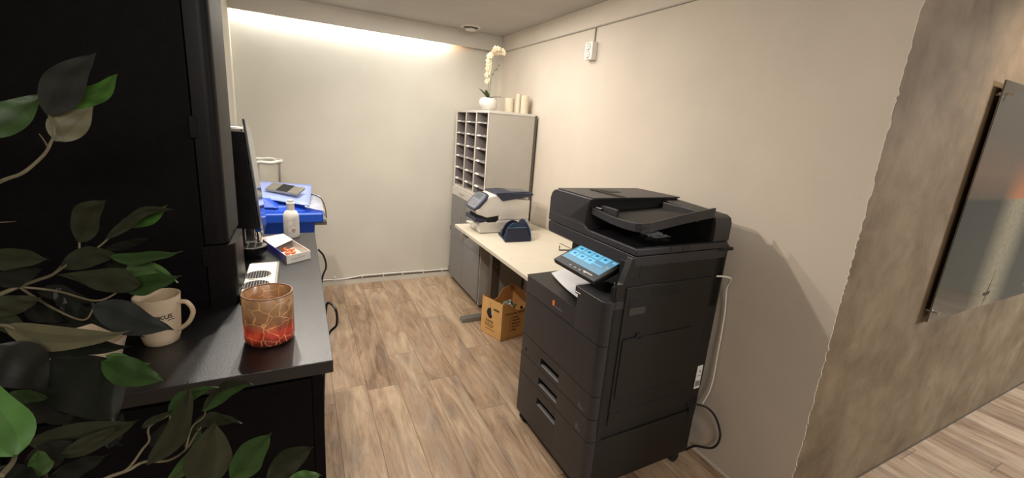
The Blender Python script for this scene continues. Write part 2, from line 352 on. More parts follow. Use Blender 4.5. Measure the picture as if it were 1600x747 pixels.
# tall black cabinet
TX, TY0, TY1 = -.196, 1.458, 1.70
t = thing('tall_cabinet', (-.8, TY0, KZ), 'tall black cabinet on the worktop behind the mugs', 'cabinet')
B().box(-1.69, -.256, TY0, TY1, KZ, ZC-.01).build('body', M['blackwood'], t, bevel=.002)
def rfoot(x0, x1, y0, y1, r, n=8):
    pts = [(x0, y0)] + [(x1-r+r*math.sin(a), y0+r-r*math.cos(a)) for a in [PI/2*k/n for k in range(n+1)]] + [(x1, y1), (x0, y1)]
    return pts
d = B().prism([V((x, y, 1.198)) for x, y in rfoot(-.252, TX, TY0-.004, TY1, .028)], (0, 0, ZC-.01-1.198)).build('door', M['tower'], t, smooth=True)
B().prism([V((x, y, KZ)) for x, y in rfoot(-.252, -.181, TY0-.004, 1.655, .030)], (0, 0, .193)).build('lower_panel', M['tower'], t, smooth=True)
B().box(-.262, -.245, TY0-.009, TY0-.002, 1.50, 1.56).build('hinge', M['tower'], d, bevel=.002)
B().box(-.262, -.245, TY0-.009, TY0-.002, 1.13, 1.19).build('hinge', M['tower'], d, bevel=.002)

# near coffee machine drip tray
t = thing('drip_tray', (-.14, 1.64, KZ), 'white drip tray with two black oval grilles sticking out past the tall cabinet', 'tray')
B().box(-.180, -.083, 1.46, 1.815, KZ, KZ+.018).build('tray_base', M['metal'], t, bevel=.004)
B().box(-.180, -.090, 1.47, 1.785, KZ+.018, KZ+.024).build('tray_plate', M['whitem'], t, bevel=.002)
for yc in (1.648, 1.548):
    g = B().lathe((-.142, yc, KZ+.024), [(.040, 0), (.040, .002), (.037, .003), (.0365, 0)], 28, 1.0, 1.12, cap=False).build('grille', M['metal'], t, True)
    B().lathe((-.142, yc, KZ+.0242), [(.0367, 0), (.0367, .0008)], 28, 1.0, 1.12).build('grille_well', M['hole'], g)
    b = B()
    for k in range(-4, 5):
        xx = k*.0080; hw = .040*math.sqrt(max(0, 1-(xx/.0385)**2))
        b.box(-.142+xx-.0008, -.142+xx+.0008, yc-hw, yc+hw, KZ+.0242, KZ+.027)
    b.build('grille_bar', M['metal'], g)

# far coffee machine with upright glass front
t = thing('coffee_machine', (-.3, 2.02, KZ), 'slim black coffee machine with upright glossy glass front behind the tall cabinet', 'coffee machine')
def xs(z, off=0): return -.138 - (z-1.096)*(.038/.453) + off     # slanted front
b = B(); b.hexa([(-.60, 1.95, KZ), (-.205, 1.95, KZ), (-.205, 2.11, KZ), (-.60, 2.11, KZ), (-.60, 1.95, 1.12), (-.205, 1.95, 1.12), (-.205, 2.11, 1.12), (-.60, 2.11, 1.12)])
b.hexa([(-.60, 1.935, 1.12), (xs(1.12, -.012), 1.935, 1.12), (xs(1.12, -.012), 2.12, 1.12), (-.60, 2.12, 1.12), (-.60, 1.935, 1.500), (xs(1.5, -.012), 1.935, 1.500), (xs(1.5, -.012), 2.12, 1.500), (-.60, 2.12, 1.500)])
b.build('body', M['blackgloss'], t, bevel=.004)
glass = mat('mirror_glass_front', (0.55, 0.60, 0.66), 0.05, 0.85, var=0)
g = B().hexa([(xs(1.096, -.010), 1.93, 1.096), (xs(1.096), 1.93, 1.096), (xs(1.096), 2.12, 1.10), (xs(1.096, -.010), 2.12, 1.10), (xs(1.549, -.010), 1.93, 1.549), (xs(1.549), 1.93, 1.549), (xs(1.49), 2.12, 1.49), (xs(1.49, -.010), 2.12, 1.49)]).build('front_panel', glass, t, bevel=.003)
B().box(-.225, -.170, 1.965, 2.00, 1.062, 1.118).build('spout', M['chrome'], t, bevel=.004)
B().cyl((-.160, 1.975, 1.10), (-.157, 1.975, 1.055), .012, .009, 16).build('nozzle', M['chrome'], t, True)
dt = B().lathe((-.185, 1.955, KZ), [(.030, 0), (.040, .012), (.053, .030), (.056, .046)], 32).build('cup_stand', M['blackgloss'], t, True)
B().lathe((-.185, 1.955, KZ+.0462), [(.052, 0), (.052, .002)], 32).build('stand_plate', M['metal'], dt)
b = B()
for i in range(-3, 4):
    for j in (-1, 0, 1):
        if abs(i) == 3 and j: continue
        b.box(-.185+j*.026-.010, -.185+j*.026+.010, 1.955+i*.012-.003, 1.955+i*.012+.003, KZ+.0475, KZ+.0489)
b.build('slot', M['hole'], dt)
lid_ = B().lathe((-.215, 1.99, 1.500), [(.0, .0), (.022, 0), (.026, .008), (.024, .014), (.0, .012)], 20, 1, 1.4).build('cup_lid', M['whitem'], smooth=True, loc=(-.215, 1.99, 1.5))
tag(lid_, 'crumpled white lid lying on top of the slim black coffee machine', 'lid')

# chocolate box
bt = thing('chocolate_box', (-.06, 1.97, KZ), 'open white and blue chocolate box with orange foil sweets on the worktop', 'box')
a0, a1, a2 = V((-.060, 1.822, KZ)), V((.026, 1.880, KZ)), V((-.165, 2.11, KZ))     # near-left, near-right, far-left corners
ex = (a1-a0); ey = (a2-a0); a3 = a0+ex+ey; H_ = V((0, 0, .034)); Z3 = V((0, 0, 1))
def wallq(p, q, th, h, name, m):
    n = (q-p).cross(Z3).normalized()*th
    return B().hexa([p, q, q+n, p+n, p+h, q+h, q+h+n, p+n+h]).build(name, m, bt)
gm = grad_mat('blue_fade_side', (0.03, 0.035, 0.42), (0.62, 0.60, 0.66), 1, -.02, .14)
gm2 = grad_mat('blue_fade_side_near', (0.42, 0.36, 0.50), (0.03, 0.035, 0.45), 1, -.15, -.06)
wallq(a0, a0+ey*.45, .0, H_, 'blue_side', gm2) if False else None
B().prism([a0, a1, a3, a2], (0, 0, .003)).build('tray_floor', M['boxw'], bt)
def thin(p, q, th, name, m, lo=.0, hi=.034):
    d = (q-p).normalized(); n = V((d.y, -d.x, 0))*th
    return B().hexa([p+V((0, 0, lo)), q+V((0, 0, lo)), q+n+V((0, 0, lo)), p+n+V((0, 0, lo)), p+V((0, 0, hi)), q+V((0, 0, hi)), q+n+V((0, 0, hi)), p+n+V((0, 0, hi))]).build(name, m, bt)
thin(a1, a0, -.002, 'front_side', M['boxw']); thin(a2, a0, -.002, 'blue_side', gm2 if True else gm); thin(a3, a2, -.002, 'back_side', M['boxw']); thin(a1, a3, -.002, 'right_side', M['boxw'])
lidp = [a0+ey*.42+ex*.02, a0+ey*.62+ex*1.0, a3, a2]
B().prism([p + V((0, 0, .0345)) for p in lidp], (0, 0, .0012)).build('lid', M['tan'], bt)
sweets = []
for k, (fx, fy) in enumerate(((.40, .30), (.62, .28), (.50, .42), (.72, .42), (.48, .52))):
    p = a0+ex*fx+ey*fy
    s_ = B().ball((0, 0, 0), .010, (1.3, .9, .6), 10)
    s_.bm.transform(Matrix.Translation(p+V((0, 0, .012))) @ Matrix.Rotation(k*1.1, 4, 'Z'))
    for v in s_.bm.verts: v.co += V([random.uniform(-.0012, .0012) for _ in range(3)])
    o = s_.build('foil_sweet', M['orange'], loc=p+V((0, 0, .004)))
    tag(o, 'orange foil wrapped sweet lying in the open chocolate box', 'sweet', 'sweets in the chocolate box')
# printed flourish on the box end
pdir = ex.normalized(); base = a0+ex*.18 + V((pdir.y, -pdir.x, 0))*.0022
b = B(); pp_ = []
for k in range(60):
    s_ = k/59; pp_.append(base + pdir*(s_*.060) + V((0, 0, .014+.004*s_+.0035*math.sin(k*.9)*(1 if k % 13 else 1.6))))
b.tube(pp_, .0005, 4)
b.ball(base+pdir*.034+V((0, 0, .026)), .0016)
b.build('script_print', M['greyink'], bt)

# pump bottle
bx, by = -.045, 2.245
t = thing('lotion_bottle', (bx, by, KZ), 'white rounded bottle with flat white cap behind the chocolate box', 'bottle')
B().lathe((bx, by, KZ), [(.030, 0), (.0335, .004), (.034, .02), (.034, .095), (.033, .108), (.027, .122), (.018, .130), (.015, .133)], 32).build('bottle_body', M['bottle'], t, True)
B().lathe((bx, by, KZ), [(.0165, .131), (.0165, .158), (.0185, .160), (.0185, .166), (.0135, .168), (.0135, .179), (.0, .180)], 28).build('cap', M['bottle'], t, True)
b = B(); aim = math.atan2(-by, -bx)
def arc_pt(r, a, z): return V((bx+r*math.cos(aim+a), by+r*math.sin(aim+a), KZ+z))
for a_, b_, z0, z1 in ((-.55, -.53, .025, .088), (.33, .35, .025, .088), (-.55, .35, .087, .088), (-.55, .35, .025, .026), (-.45, -.38, .078, .082), (-.4, .2, .06, .061), (-.4, .1, .052, .053)):
    n = 6; L = [a_+(b_-a_)*k/n for k in range(n+1)]
    b.rings([[arc_pt(.0343, x, z0) for x in L], [arc_pt(.0343, x, z1) for x in L]], close=False)
b.build('label_print', M['greyink'], t)
b = B()
for k in range(5):
    a_ = .25+.11*math.cos(k*1.257); z_ = .040+.008*math.sin(k*1.257); b.ball(arc_pt(.0335, a_, z_), .0055, (1, 1, 1), 8)
b.build('flower_print', M['pinkink'], t)

# ---------------------------------------------------------------- candle holder
cx_, cy_ = -.0865, 1.200
t = thing('candle_holder', (cx_, cy_, KZ), 'round crackled amber and red glass candle holder glowing on the worktop corner', 'candle holder')
def candle_mat(inner):
    m, tt, b = nt('crackle_glass_inner' if inner else 'crackle_glass')
    tc = tt.nodes.new('ShaderNodeTexCoord'); sp = tt.nodes.new('ShaderNodeSeparateXYZ'); tt.links.new(tc.outputs['Object'], sp.inputs[0])
    vo = tt.nodes.new('ShaderNodeTexVoronoi'); vo.feature = 'DISTANCE_TO_EDGE'; vo.inputs['Scale'].default_value = 27; tt.links.new(tc.outputs['Object'], vo.inputs['Vector'])
    vc = tt.nodes.new('ShaderNodeTexVoronoi'); vc.inputs['Scale'].default_value = 27; tt.links.new(tc.outputs['Object'], vc.inputs['Vector'])
    dn = tt.nodes.new('ShaderNodeTexNoise'); dn.inputs['Scale'].default_value = 30; tt.links.new(tc.outputs['Object'], dn.inputs['Vector'])
    dv = tt.nodes.new('ShaderNodeVectorMath'); dv.operation = 'SCALE'; dv.inputs['Scale'].default_value = .028; tt.links.new(dn.outputs['Color'], dv.inputs[0])
    da = tt.nodes.new('ShaderNodeVectorMath'); da.operation = 'ADD'; tt.links.new(tc.outputs['Object'], da.inputs[0]); tt.links.new(dv.outputs[0], da.inputs[1])
    tt.links.new(da.outputs[0], vo.inputs['Vector']); tt.links.new(da.outputs[0], vc.inputs['Vector'])
    line = tt.nodes.new('ShaderNodeMapRange'); line.inputs['From Min'].default_value = .006; line.inputs['From Max'].default_value = .035; line.inputs['To Min'].default_value = 1; line.inputs['To Max'].default_value = 0
    tt.links.new(vo.outputs['Distance'], line.inputs['Value'])
    n = tt.nodes.new('ShaderNodeTexNoise'); n.inputs['Scale'].default_value = 28; n.inputs['Detail'].default_value = 4; tt.links.new(tc.outputs['Object'], n.inputs['Vector'])
    zz_ = math_node(tt, 'ADD', sp.outputs['Z'], math_node(tt, 'MULTIPLY', math_node(tt, 'SUBTRACT', n.outputs['Fac'], .5), .07))
    r = tt.nodes.new('ShaderNodeValToRGB'); cr = r.color_ramp
    mr = tt.nodes.new('ShaderNodeMapRange'); mr.inputs['From Max'].default_value = .14; tt.links.new(zz_, mr.inputs['Value']); tt.links.new(mr.outputs[0], r.inputs['Fac'])
    cr.elements[0].position = .08; cr.elements[0].color = (.10, .015, .010, 1); cr.elements[1].position = 1; cr.elements[1].color = (.34, .20, .095, 1)
    e = cr.elements.new(.30); e.color = (.20, .028, .018, 1)
    e = cr.elements.new(.47); e.color = (.22, .10, .05, 1)
    mx = tt.nodes.new('ShaderNodeMixRGB'); mx.inputs['Color2'].default_value = (.60, .40, .20, 1)
    tt.links.new(math_node(tt, 'MULTIPLY', line.outputs[0], .55), mx.inputs['Fac']); tt.links.new(r.outputs['Color'], mx.inputs['Color1']); tt.links.new(mx.outputs[0], b.inputs['Base Color'])
    # glow from the tea light, strongest low down
    er = tt.nodes.new('ShaderNodeValToRGB'); ec = er.color_ramp; m3 = tt.nodes.new('ShaderNodeMapRange'); m3.inputs['From Max'].default_value = .14; tt.links.new(sp.outputs['Z'], m3.inputs['Value']); tt.links.new(m3.outputs[0], er.inputs['Fac'])
    ec.elements[0].position = .05; ec.elements[0].color = (.02, .002, .001, 1); ec.elements[1].position = 1; ec.elements[1].color = (.20, .095, .035, 1)
    e = ec.elements.new(.26); e.color = (.75, .07, .03, 1)
    e = ec.elements.new(.48); e.color = (.14, .055, .018, 1)
    m4 = tt.nodes.new('ShaderNodeMixRGB'); m4.blend_type = 'ADD'; m4.inputs['Color2'].default_value = (.55, .20, .07, 1); tt.links.new(math_node(tt, 'MULTIPLY', line.outputs[0], .5), m4.inputs['Fac']); tt.links.new(er.outputs[0], m4.inputs['Color1'])
    m5 = tt.nodes.new('ShaderNodeVectorMath'); m5.operation = 'SCALE'; tt.links.new(m4.outputs[0], m5.inputs[0])
    m6 = tt.nodes.new('ShaderNodeMapRange'); m6.inputs['From Min'].default_value = .3; m6.inputs['From Max'].default_value = .7; m6.inputs['To Min'].default_value = .0; m6.inputs['To Max'].default_value = 1.7; tt.links.new(n.outputs['Fac'], m6.inputs['Value']); tt.links.new(m6.outputs[0], m5.inputs['Scale'])
    tt.links.new(m5.outputs[0], b.inputs['Emission Color']); sock(b, 'Emission Strength', .36 if not inner else .3)
    sock(b, 'Roughness', .3); sock(b, 'Coat Weight', .2)
    bp = tt.nodes.new('ShaderNodeBump'); bp.inputs['Strength'].default_value = .5; bp.inputs['Distance'].default_value = .002; tt.links.new(vc.outputs['Color'], bp.inputs['Height']); tt.links.new(bp.outputs[0], b.inputs['Normal'])
    return m
R_ = .0585
B().lathe((cx_, cy_, KZ), [(.0, 0), (R_-.010, 0), (R_-.002, .006), (R_, .015), (R_, .133), (R_-.0015, .135), (R_-.003, .133), (R_-.003, .012), (R_-.010, .008), (.0, .008)], 56).build('glass_cylinder', candle_mat(False), t, True)
B().lathe((cx_, cy_, KZ), [(R_+.0004, .1325), (R_+.0004, .1352), (R_-.0032, .1352), (R_-.0032, .1325)], 56, cap=False).build('rim', mat('dark_copper_rim', (.20, .09, .04), .35, .3), t, True)
B().lathe((cx_, cy_, KZ+.009), [(.018, 0), (.018, .014), (.0, .014)], 20).build('tea_light', M['candle'], t, True)
B().lathe((cx_, cy_, KZ+.024), [(.001, 0), (.004, .006), (.003, .013), (.0003, .020)], 12).build('flame', mat('flame_glow', (1, .6, .2), emit=(1, .5, .15), estr=25, var=0), t, True)

# ---------------------------------------------------------------- mugs
def mug(x, y, label, handle_a, h=.122, rt=.044, rb=.030, txt=False, nm='coffee_mug'):
    t = thing(nm, (x, y, KZ), label, 'mug')
    B().lathe((x, y, KZ), [(.0, .002), (rb-.004, 0), (rb, .003), (rb+.004, .02), (rt-.002, h*.75), (rt, h), (rt-.003, h), (rt-.006, h*.75), (rb, .02), (.0, .008)], 40).build('cup', M['mug'], t, True)
    d = V((math.cos(handle_a), math.sin(handle_a), 0)); c = V((x, y, KZ))
    pts = [c+d*(rt-.004)+V((0, 0, h*.86)), c+d*(rt+.018)+V((0, 0, h*.85)), c+d*(rt+.030)+V((0, 0, h*.66)), c+d*(rt+.018)+V((0, 0, h*.42)), c+d*(rb+.006)+V((0, 0, h*.26))]
    B().tube(spline(pts, 8), .0055, 12).build('handle', M['mug'], t, True)
    if txt:
        a0_ = math.atan2(-y, -x) + .10
        for i, ch in enumerate('FOKUS'):
            a_ = a0_ + (i-2.2)*.235
            rr = rt-.0015; n_ = V((math.cos(a_), math.sin(a_), 0)); tx = V((-math.sin(a_), math.cos(a_), 0))
            text('lettering', ch, .0155, c+n_*rr-tx*.005+V((0, 0, h*.60)), tx, V((0, 0, 1))+n_*.06, M['ink'], t, .0008)
        b = B(); L = [a0_+.22+k*.05 for k in range(8)]
        b.rings([[c+V((math.cos(a)*(rt-.0012), math.sin(a)*(rt-.0012), h*.56)) for a in L], [c+V((math.cos(a)*(rt-.001), math.sin(a)*(rt-.001), h*.575)) for a in L]], close=False)
        b.build('underline', M['ink'], t)
    return t
mug(-.328, 1.268, 'cream mug with black lettering and a handle beside the leaves', -.30, h=.125, rt=.047, rb=.036, txt=True)
bl = B().lathe((-.455, 1.165, KZ), [(.0, .003), (.060, 0), (.072, .006), (.092, .075), (.094, .078), (.088, .076), (.069, .012), (.0, .008)], 48).build('serving_bowl', M['mug'], smooth=True, loc=(-.455, 1.165, KZ))
tag(bl, 'wide cream bowl half hidden behind the leaves on the worktop', 'bowl')

# ---------------------------------------------------------------- blue recycling bin
t = thing('recycling_bin', (-.14, 3.05, 0), 'blue plastic recycling bin with a pale lid between counter and back wall', 'bin')
X0, X1, Y0, Y1 = -.415, .118, 2.76, 3.42
B().hexa([(X0+.09, Y0+.10, .02), (X1-.09, Y0+.10, .02), (X1-.09, Y1-.06, .02), (X0+.09, Y1-.06, .02), (X0+.02, Y0+.03, .96), (X1-.045, Y0+.03, .96), (X1-.045, Y1-.02, .96), (X0+.02, Y1-.02, .96)]).build('body', M['bin'], t, bevel=.02, seg=3)
B().box(X0, X1, Y0, Y1, .940, 1.0).build('rim', M['bin'], t, bevel=.010, seg=3)
B().hexa([(X0+.01, Y0+.03, 1.0), (X1-.07, Y0+.05, 1.0), (X1-.06, Y1-.03, 1.0), (X0+.01, Y1-.03, 1.0), (X0+.01, Y0+.06, 1.045), (X1-.10, Y0+.10, 1.025), (X1-.08, Y1-.05, 1.07), (X0+.01, Y1-.05, 1.07)]).build('lid', M['bin'], t, bevel=.012, seg=3)
B().hexa([(X0+.01, Y0+.07, 1.03), (X0+.30, Y0+.05, 1.02), (X0+.30, Y0+.20, 1.02), (X0+.01, Y0+.30, 1.03), (X0+.01, Y0+.12, 1.085), (X0+.22, Y0+.10, 1.075), (X0+.30, Y0+.20, 1.055), (X0+.01, Y0+.30, 1.085)]).build('lid_block', M['bin'], t, bevel=.01)
pl = B(); g_ = []
cA, cB, cC, cD = V((X0+.02, 2.99, 1.092)), V((X1-.075, 2.80, 1.040)), V((X1-.045, 3.28, 1.092)), V((X0+.01, 3.42, 1.105))
for i in range(9):
    row = []
    for j in range(9):
        u, v = i/8, j/8; p = (cA*(1-u)+cB*u)*(1-v) + (cD*(1-u)+cC*u)*v; p = p + V((0, 0, .010*math.sin(PI*u)*math.sin(PI*v))); row.append(p)
    g_.append(row)
pl.rings(g_, close=False); o = pl.build('lid_sheet', M['binl'], t, 'all')
sm = o.modifiers.new('solid', 'SOLIDIFY'); sm.thickness = .006
sp_ = B(); c0 = at(445, 295.5, 3.08)
c0 = V((-.085, 3.02, 1.098))
s1 = V((.090, -.055, -.008)); s2 = V((.022, .050, .012))
def quad_slab(c, a, b_, th): return [c-a-b_, c+a-b_, c+a+b_, c-a+b_, c-a-b_+V((0, 0, th)), c+a-b_+V((0, 0, th)), c+a+b_+V((0, 0, th)), c-a+b_+V((0, 0, th))]
slp = B().hexa(quad_slab(c0, s1, s2, .012)).build('slot_plate', M['metal'], t, bevel=.002)
B().hexa(quad_slab(c0+V((0, 0, .012)), s1*.35, s2*.95, .0015)).build('slot', M['hole'], slp)
# bag over the right edge of the bin
b = B(); rows = []
for k in range(15):
    s_ = k/14; y = 2.79+.55*s_
    rows.append([V((X1-.10+.01*math.sin(k*2.1), y, 1.035+.01*math.sin(k*1.7))), V((X1-.045, y, 1.018+.008*math.sin(k*2.7))), V((X1+.004, y, 1.008+.004*math.sin(k*3.1))), V((X1+.014, y, .985+.006*math.sin(k))), V((X1+.010, y, .955+.012*math.sin(k*1.3)))])
b.rings(rows, close=False); b.build('bag_edge', M['bag'], t, 'all')
B().tube(spline([(X1-.07, 3.30, 1.03), (X1+.0, 3.15, 1.022), (X1+.018, 2.95, 1.0), (X1+.018, 2.79, .965)], 6), .0035).build('bag_band', M['rubber'], t, True)
B().box(X1-.05, X1+.018, Y0+.005, Y0+.05, .925, .950).build('latch', M['leg'], t, bevel=.003)

# clear waste bag on a stand, in the far left corner
wx, wy, wz = -.262, 3.80, 1.195
t = thing('waste_bag_stand', (wx, wy, 0), 'round waste bag stand with clear bag and white folded rim in the corner', 'waste stand')
b = B(); prof = [(.118, .99, 0), (.126, 1.10, 1), (.130, 1.18, 1)]
rr = []
for r, z in ((.09, .25), (.115, .5), (.118, .8), (.122, 1.0), (.128, 1.12), (.132, 1.19)):
    rr.append([V((wx+(r+.004*math.sin(i*3.3+z*9))*math.cos(2*PI*i/48), wy+(r+.004*math.sin(i*3.3+z*9))*math.sin(2*PI*i/48), z)) for i in range(48)])
b.rings(rr, capb=False); b.build('clear_bag', M['bagc'], t, 'all')
rr = []
for k in range(9):
    a = PI*2*k/8
    rr.append([V((wx+(.136+.012*math.cos(a)+.003*math.sin(i*1.7))*math.cos(2*PI*i/48), wy+(.136+.012*math.cos(a)+.003*math.sin(i*1.7))*math.sin(2*PI*i/48), wz+.013*math.sin(a)+.003*math.sin(i*.9))) for i in range(48)])
b = B(); b.rings(rr, capa=False, capb=False); b.build('folded_rim', M['rim'], t, 'all')
for a in (-.35, 1.8, 3.9):
    p = V((wx+.128*math.cos(a), wy+.128*math.sin(a), 0))
    B().cyl(p, p+V((0, 0, wz-.01)), .009, n=12).build('leg', M['metal'], t, True)

# ---------------------------------------------------------------- pigeonhole cabinet
CXF, C0, C1, CT, CS = 1.364, 3.237, 4.037, 1.706, 1.035
XBK = XR-.035
t = thing('pigeonhole_cabinet', (1.59, 3.64, 0), 'tall white and grey mail cabinet with open pigeonholes in the corner', 'cabinet')
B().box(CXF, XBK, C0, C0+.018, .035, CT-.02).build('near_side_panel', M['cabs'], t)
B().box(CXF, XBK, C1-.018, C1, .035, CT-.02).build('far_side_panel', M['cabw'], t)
B().box(CXF-.004, XBK, C0-.004, C1+.004, CT-.02, CT).build('top_board', M['cabw'], t, bevel=.001)
B().box(XBK, XR-.018, C0-.008, C1, .3, CT-.01).build('back_board', M['leg'], t)
b = B(); b.box(CXF-.003, CXF+.002, C0, C0+.020, .035, CT-.02); b.box(CXF-.003, CXF+.002, C1-.020, C1, .035, CT-.02)
b.box(CXF-.003, CXF+.3, C0+.018, C1-.018, CS-.06, CS-.035)
b.build('front_edging', M['deske'], t)
B().box(CXF+.02, XBK, C0+.01, C1-.01, 0, .035).build('plinth', M['leg'], t)
colw = (C1-C0-.036)/3
ys = [C0+.018+i*colw for i in range(4)]
for y in ys[1:3]:
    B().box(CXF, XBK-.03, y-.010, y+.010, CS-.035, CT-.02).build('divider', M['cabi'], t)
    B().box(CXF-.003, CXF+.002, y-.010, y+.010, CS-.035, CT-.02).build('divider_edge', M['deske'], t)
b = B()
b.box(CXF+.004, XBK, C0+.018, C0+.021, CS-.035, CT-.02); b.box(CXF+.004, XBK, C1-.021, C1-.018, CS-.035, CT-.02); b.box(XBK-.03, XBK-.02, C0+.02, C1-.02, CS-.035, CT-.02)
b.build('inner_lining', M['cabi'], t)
b = B()
for y in (ys[1]+.0102, ys[2]+.0102, C1-.0215, ys[1]-.0102, ys[2]-.0102, C0+.0215):
    for k in range(20):
        z = CS+.01+k*.0322
        if z < CT-.04: b.cyl((CXF+.07, y-.0004, z), (CXF+.07, y+.0004, z), .003, n=8)
o = b.build('peg_holes', M['hole'], t); o['kind'] = 'stuff'
for ci in range(3):
    y0, y1 = ys[ci]+(.010 if ci else .003), ys[ci+1]-(.010 if ci < 2 else .003)
    for k, z in enumerate((1.608, 1.502, 1.394, 1.289, 1.177, 1.071)):
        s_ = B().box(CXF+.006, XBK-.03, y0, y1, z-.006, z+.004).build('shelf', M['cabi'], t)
        # paper strips / label holders hanging on the shelf front
        lw = (y1-y0)
        B().hexa([(CXF-.010, y1-.44*lw, z-.008), (CXF-.006, y1-.44*lw, z-.008), (CXF-.006, y1-.02, z-.006), (CXF-.010, y1-.02, z-.006), (CXF+.008, y1-.44*lw, z+.003), (CXF+.012, y1-.44*lw, z+.003), (CXF+.012, y1-.02, z+.005), (CXF+.008, y1-.02, z+.005)]).build('label_holder', M['white'] if (ci*5+k*3) % 7 else M['cabs'], s_)
        B().box(CXF-.004, CXF+.004, y0+.015, y1-.50*lw, z-.010, z+.003).build('shelf_lip', M['cabl'], s_)
# drawer band and doors
dr = B().box(CXF-.014, CXF, C0+.004, C1-.004, .900, CS-.064).build('drawer', M['cabw'], t, bevel=.001)
B().tube(spline([(CXF-.014, 3.80, .945), (CXF-.030, 3.79, .945), (CXF-.030, 3.70, .945), (CXF-.014, 3.69, .945)], 5), .004).build('handle', M['chrome'], dr, True)
ym = 3.655
for (y0, y1) in ((C0+.006, ym-.003), (ym+.003, C1-.006)):
    for (z0, z1) in ((.060, .484), (.488, .895)):
        d = B().box(CXF-.016, CXF-.001, y0, y1, z0, z1).build('door', M['cabg'], t, bevel=.001)
        if z0 > .4 or True:
            yh = ym-.028 if y1 < ym else ym+.028
            if z0 > .4:
                zc = .70 if y1 > ym else .60
                B().tube(spline([(CXF-.016, yh, zc+.05), (CXF-.040, yh, zc+.048), (CXF-.040, yh, zc-.048), (CXF-.016, yh, zc-.05)], 5), .0045).build('handle', M['chrome'], d, True)
        for zc in (z0+.06,):
            if y1 > ym: B().box(CXF-.020, CXF-.001, y1+.001, y1+.008, zc-.02, zc+.02).build('hinge', M['leg'], d)
b = B(); b.box(CXF-.006, CXF+.01, ym-.0029, ym+.0029, .05, .897); b.build('door_gap', M['hole'], t)

# orchid in round pot
ox, oy = 1.430, 3.44
t = thing('potted_orchid', (ox, oy, CT), 'cream orchid in a round white pot on top of the mail cabinet', 'orchid')
pr = [(.040, 0), (.058, .012), (.072, .035), (.076, .058), (.072, .080), (.060, .098), (.050, .104), (.046, .102), (.055, .090), (.0, .088)]
B().lathe((ox, oy, CT), [(0, 0)]+pr, 36).build('pot', M['cabw'], t, True)
B().lathe((ox, oy, CT+.086), [(.0, 0), (.052, .0), (.0, .006)], 20).build('soil', M['stem'], t)
s1_ = spline([(ox-.008, oy, CT+.09), (ox-.006, oy-.005, CT+.25), (ox-.014, oy, CT+.36), (ox-.004, oy-.01, CT+.43), (ox+.035, oy-.01, CT+.475), (ox+.08, oy-.01, CT+.48), (ox+.115, oy-.01, CT+.475)], 6)
s2_ = spline([(ox+.010, oy, CT+.09), (ox+.014, oy, CT+.22), (ox+.018, oy-.01, CT+.29), (ox+.045, oy-.02, CT+.335), (ox+.075, oy-.02, CT+.375)], 6)
B().tube(s1_, .0028, 6, .0015).build('flower_stem', M['orchs'], t, True)
B().tube(s2_, .0028, 6, .0014).build('flower_stem', M['orchs'], t, True)
def leafstrip(b, p0, dirv, L, w, rise, droop):
    d = V(dirv).normalized(); s = d.cross(V((0, 0, 1))).normalized(); rows = []
    for i in range(9):
        u = i/8; c = V(p0) + d*L*u + V((0, 0, rise*u - droop*u*u)); ww = w*math.sin(PI*min(1, .12+u*.88))**.7
        rows.append([c-s*ww+V((0, 0, .004)), c, c+s*ww+V((0, 0, .004))])
    b.rings(rows, close=False)
for dv, L, w, r, dd in (((-1, -.3, 0), .10, .016, .10, .03), ((-.6, -.7, 0), .075, .018, .085, .02), ((1, -.5, 0), .11, .018, .055, .035), ((.7, .7, 0), .09, .016, .05, .03)):
    b = B(); leafstrip(b, (ox, oy, CT+.095), dv, L, w, r, dd); b.build('leaf', M['orchl'], t, 'all')
random.seed(11)
def flower(p, r, face):
    b = B(); n = V(face).normalized(); a = n.cross(V((0, 0, 1))).normalized(); c = a.cross(n)
    for k in range(5):
        an = 2*PI*k/5 + .3; d = a*math.cos(an)+c*math.sin(an); s = n.cross(d)
        L = r*(1.0 if k % 2 else .85)
        pts = [p, p+d*L*.45+s*L*.42+n*.004, p+d*L*.9+s*L*.2, p+d*L, p+d*L*.9-s*L*.2, p+d*L*.45-s*L*.42+n*.004]
        b.face(pts)
    b.ball(p+n*.004, r*.16, seg=6)
    return b.build('blossom', M['petal'], t)
for i in range(22):
    u = .46+.50*i/21; base_ = s1_[int(u*(len(s1_)-1))]
    flower(base_+V((random.uniform(-.022, .012), random.uniform(-.03, 0), random.uniform(-.014, .014))), random.uniform(.020, .026), (random.uniform(-.9, .2), -1, random.uniform(-.3, .4)))
for dx, dz in ((-.012, .44), (-.026, .425), (-.014, .405), (-.030, .39), (-.012, .375), (-.028, .36), (-.012, .345), (-.016, .315), (-.030, .33), (-.022, .30), (-.035, .28), (-.020, .25), (-.030, .23)):
    flower(V((ox+dx, oy-.02, CT+dz)), .024, (-.6, -1, .1))
b = B()
for i, p in enumerate(s2_[-12::3]+s1_[-5::2]): b.ball(p+V((.004, -.003, .006 if i % 2 else -.006)), .0048, (1, 1, 1.3), 8)
b.build('bud', M['orchl'], t, True)

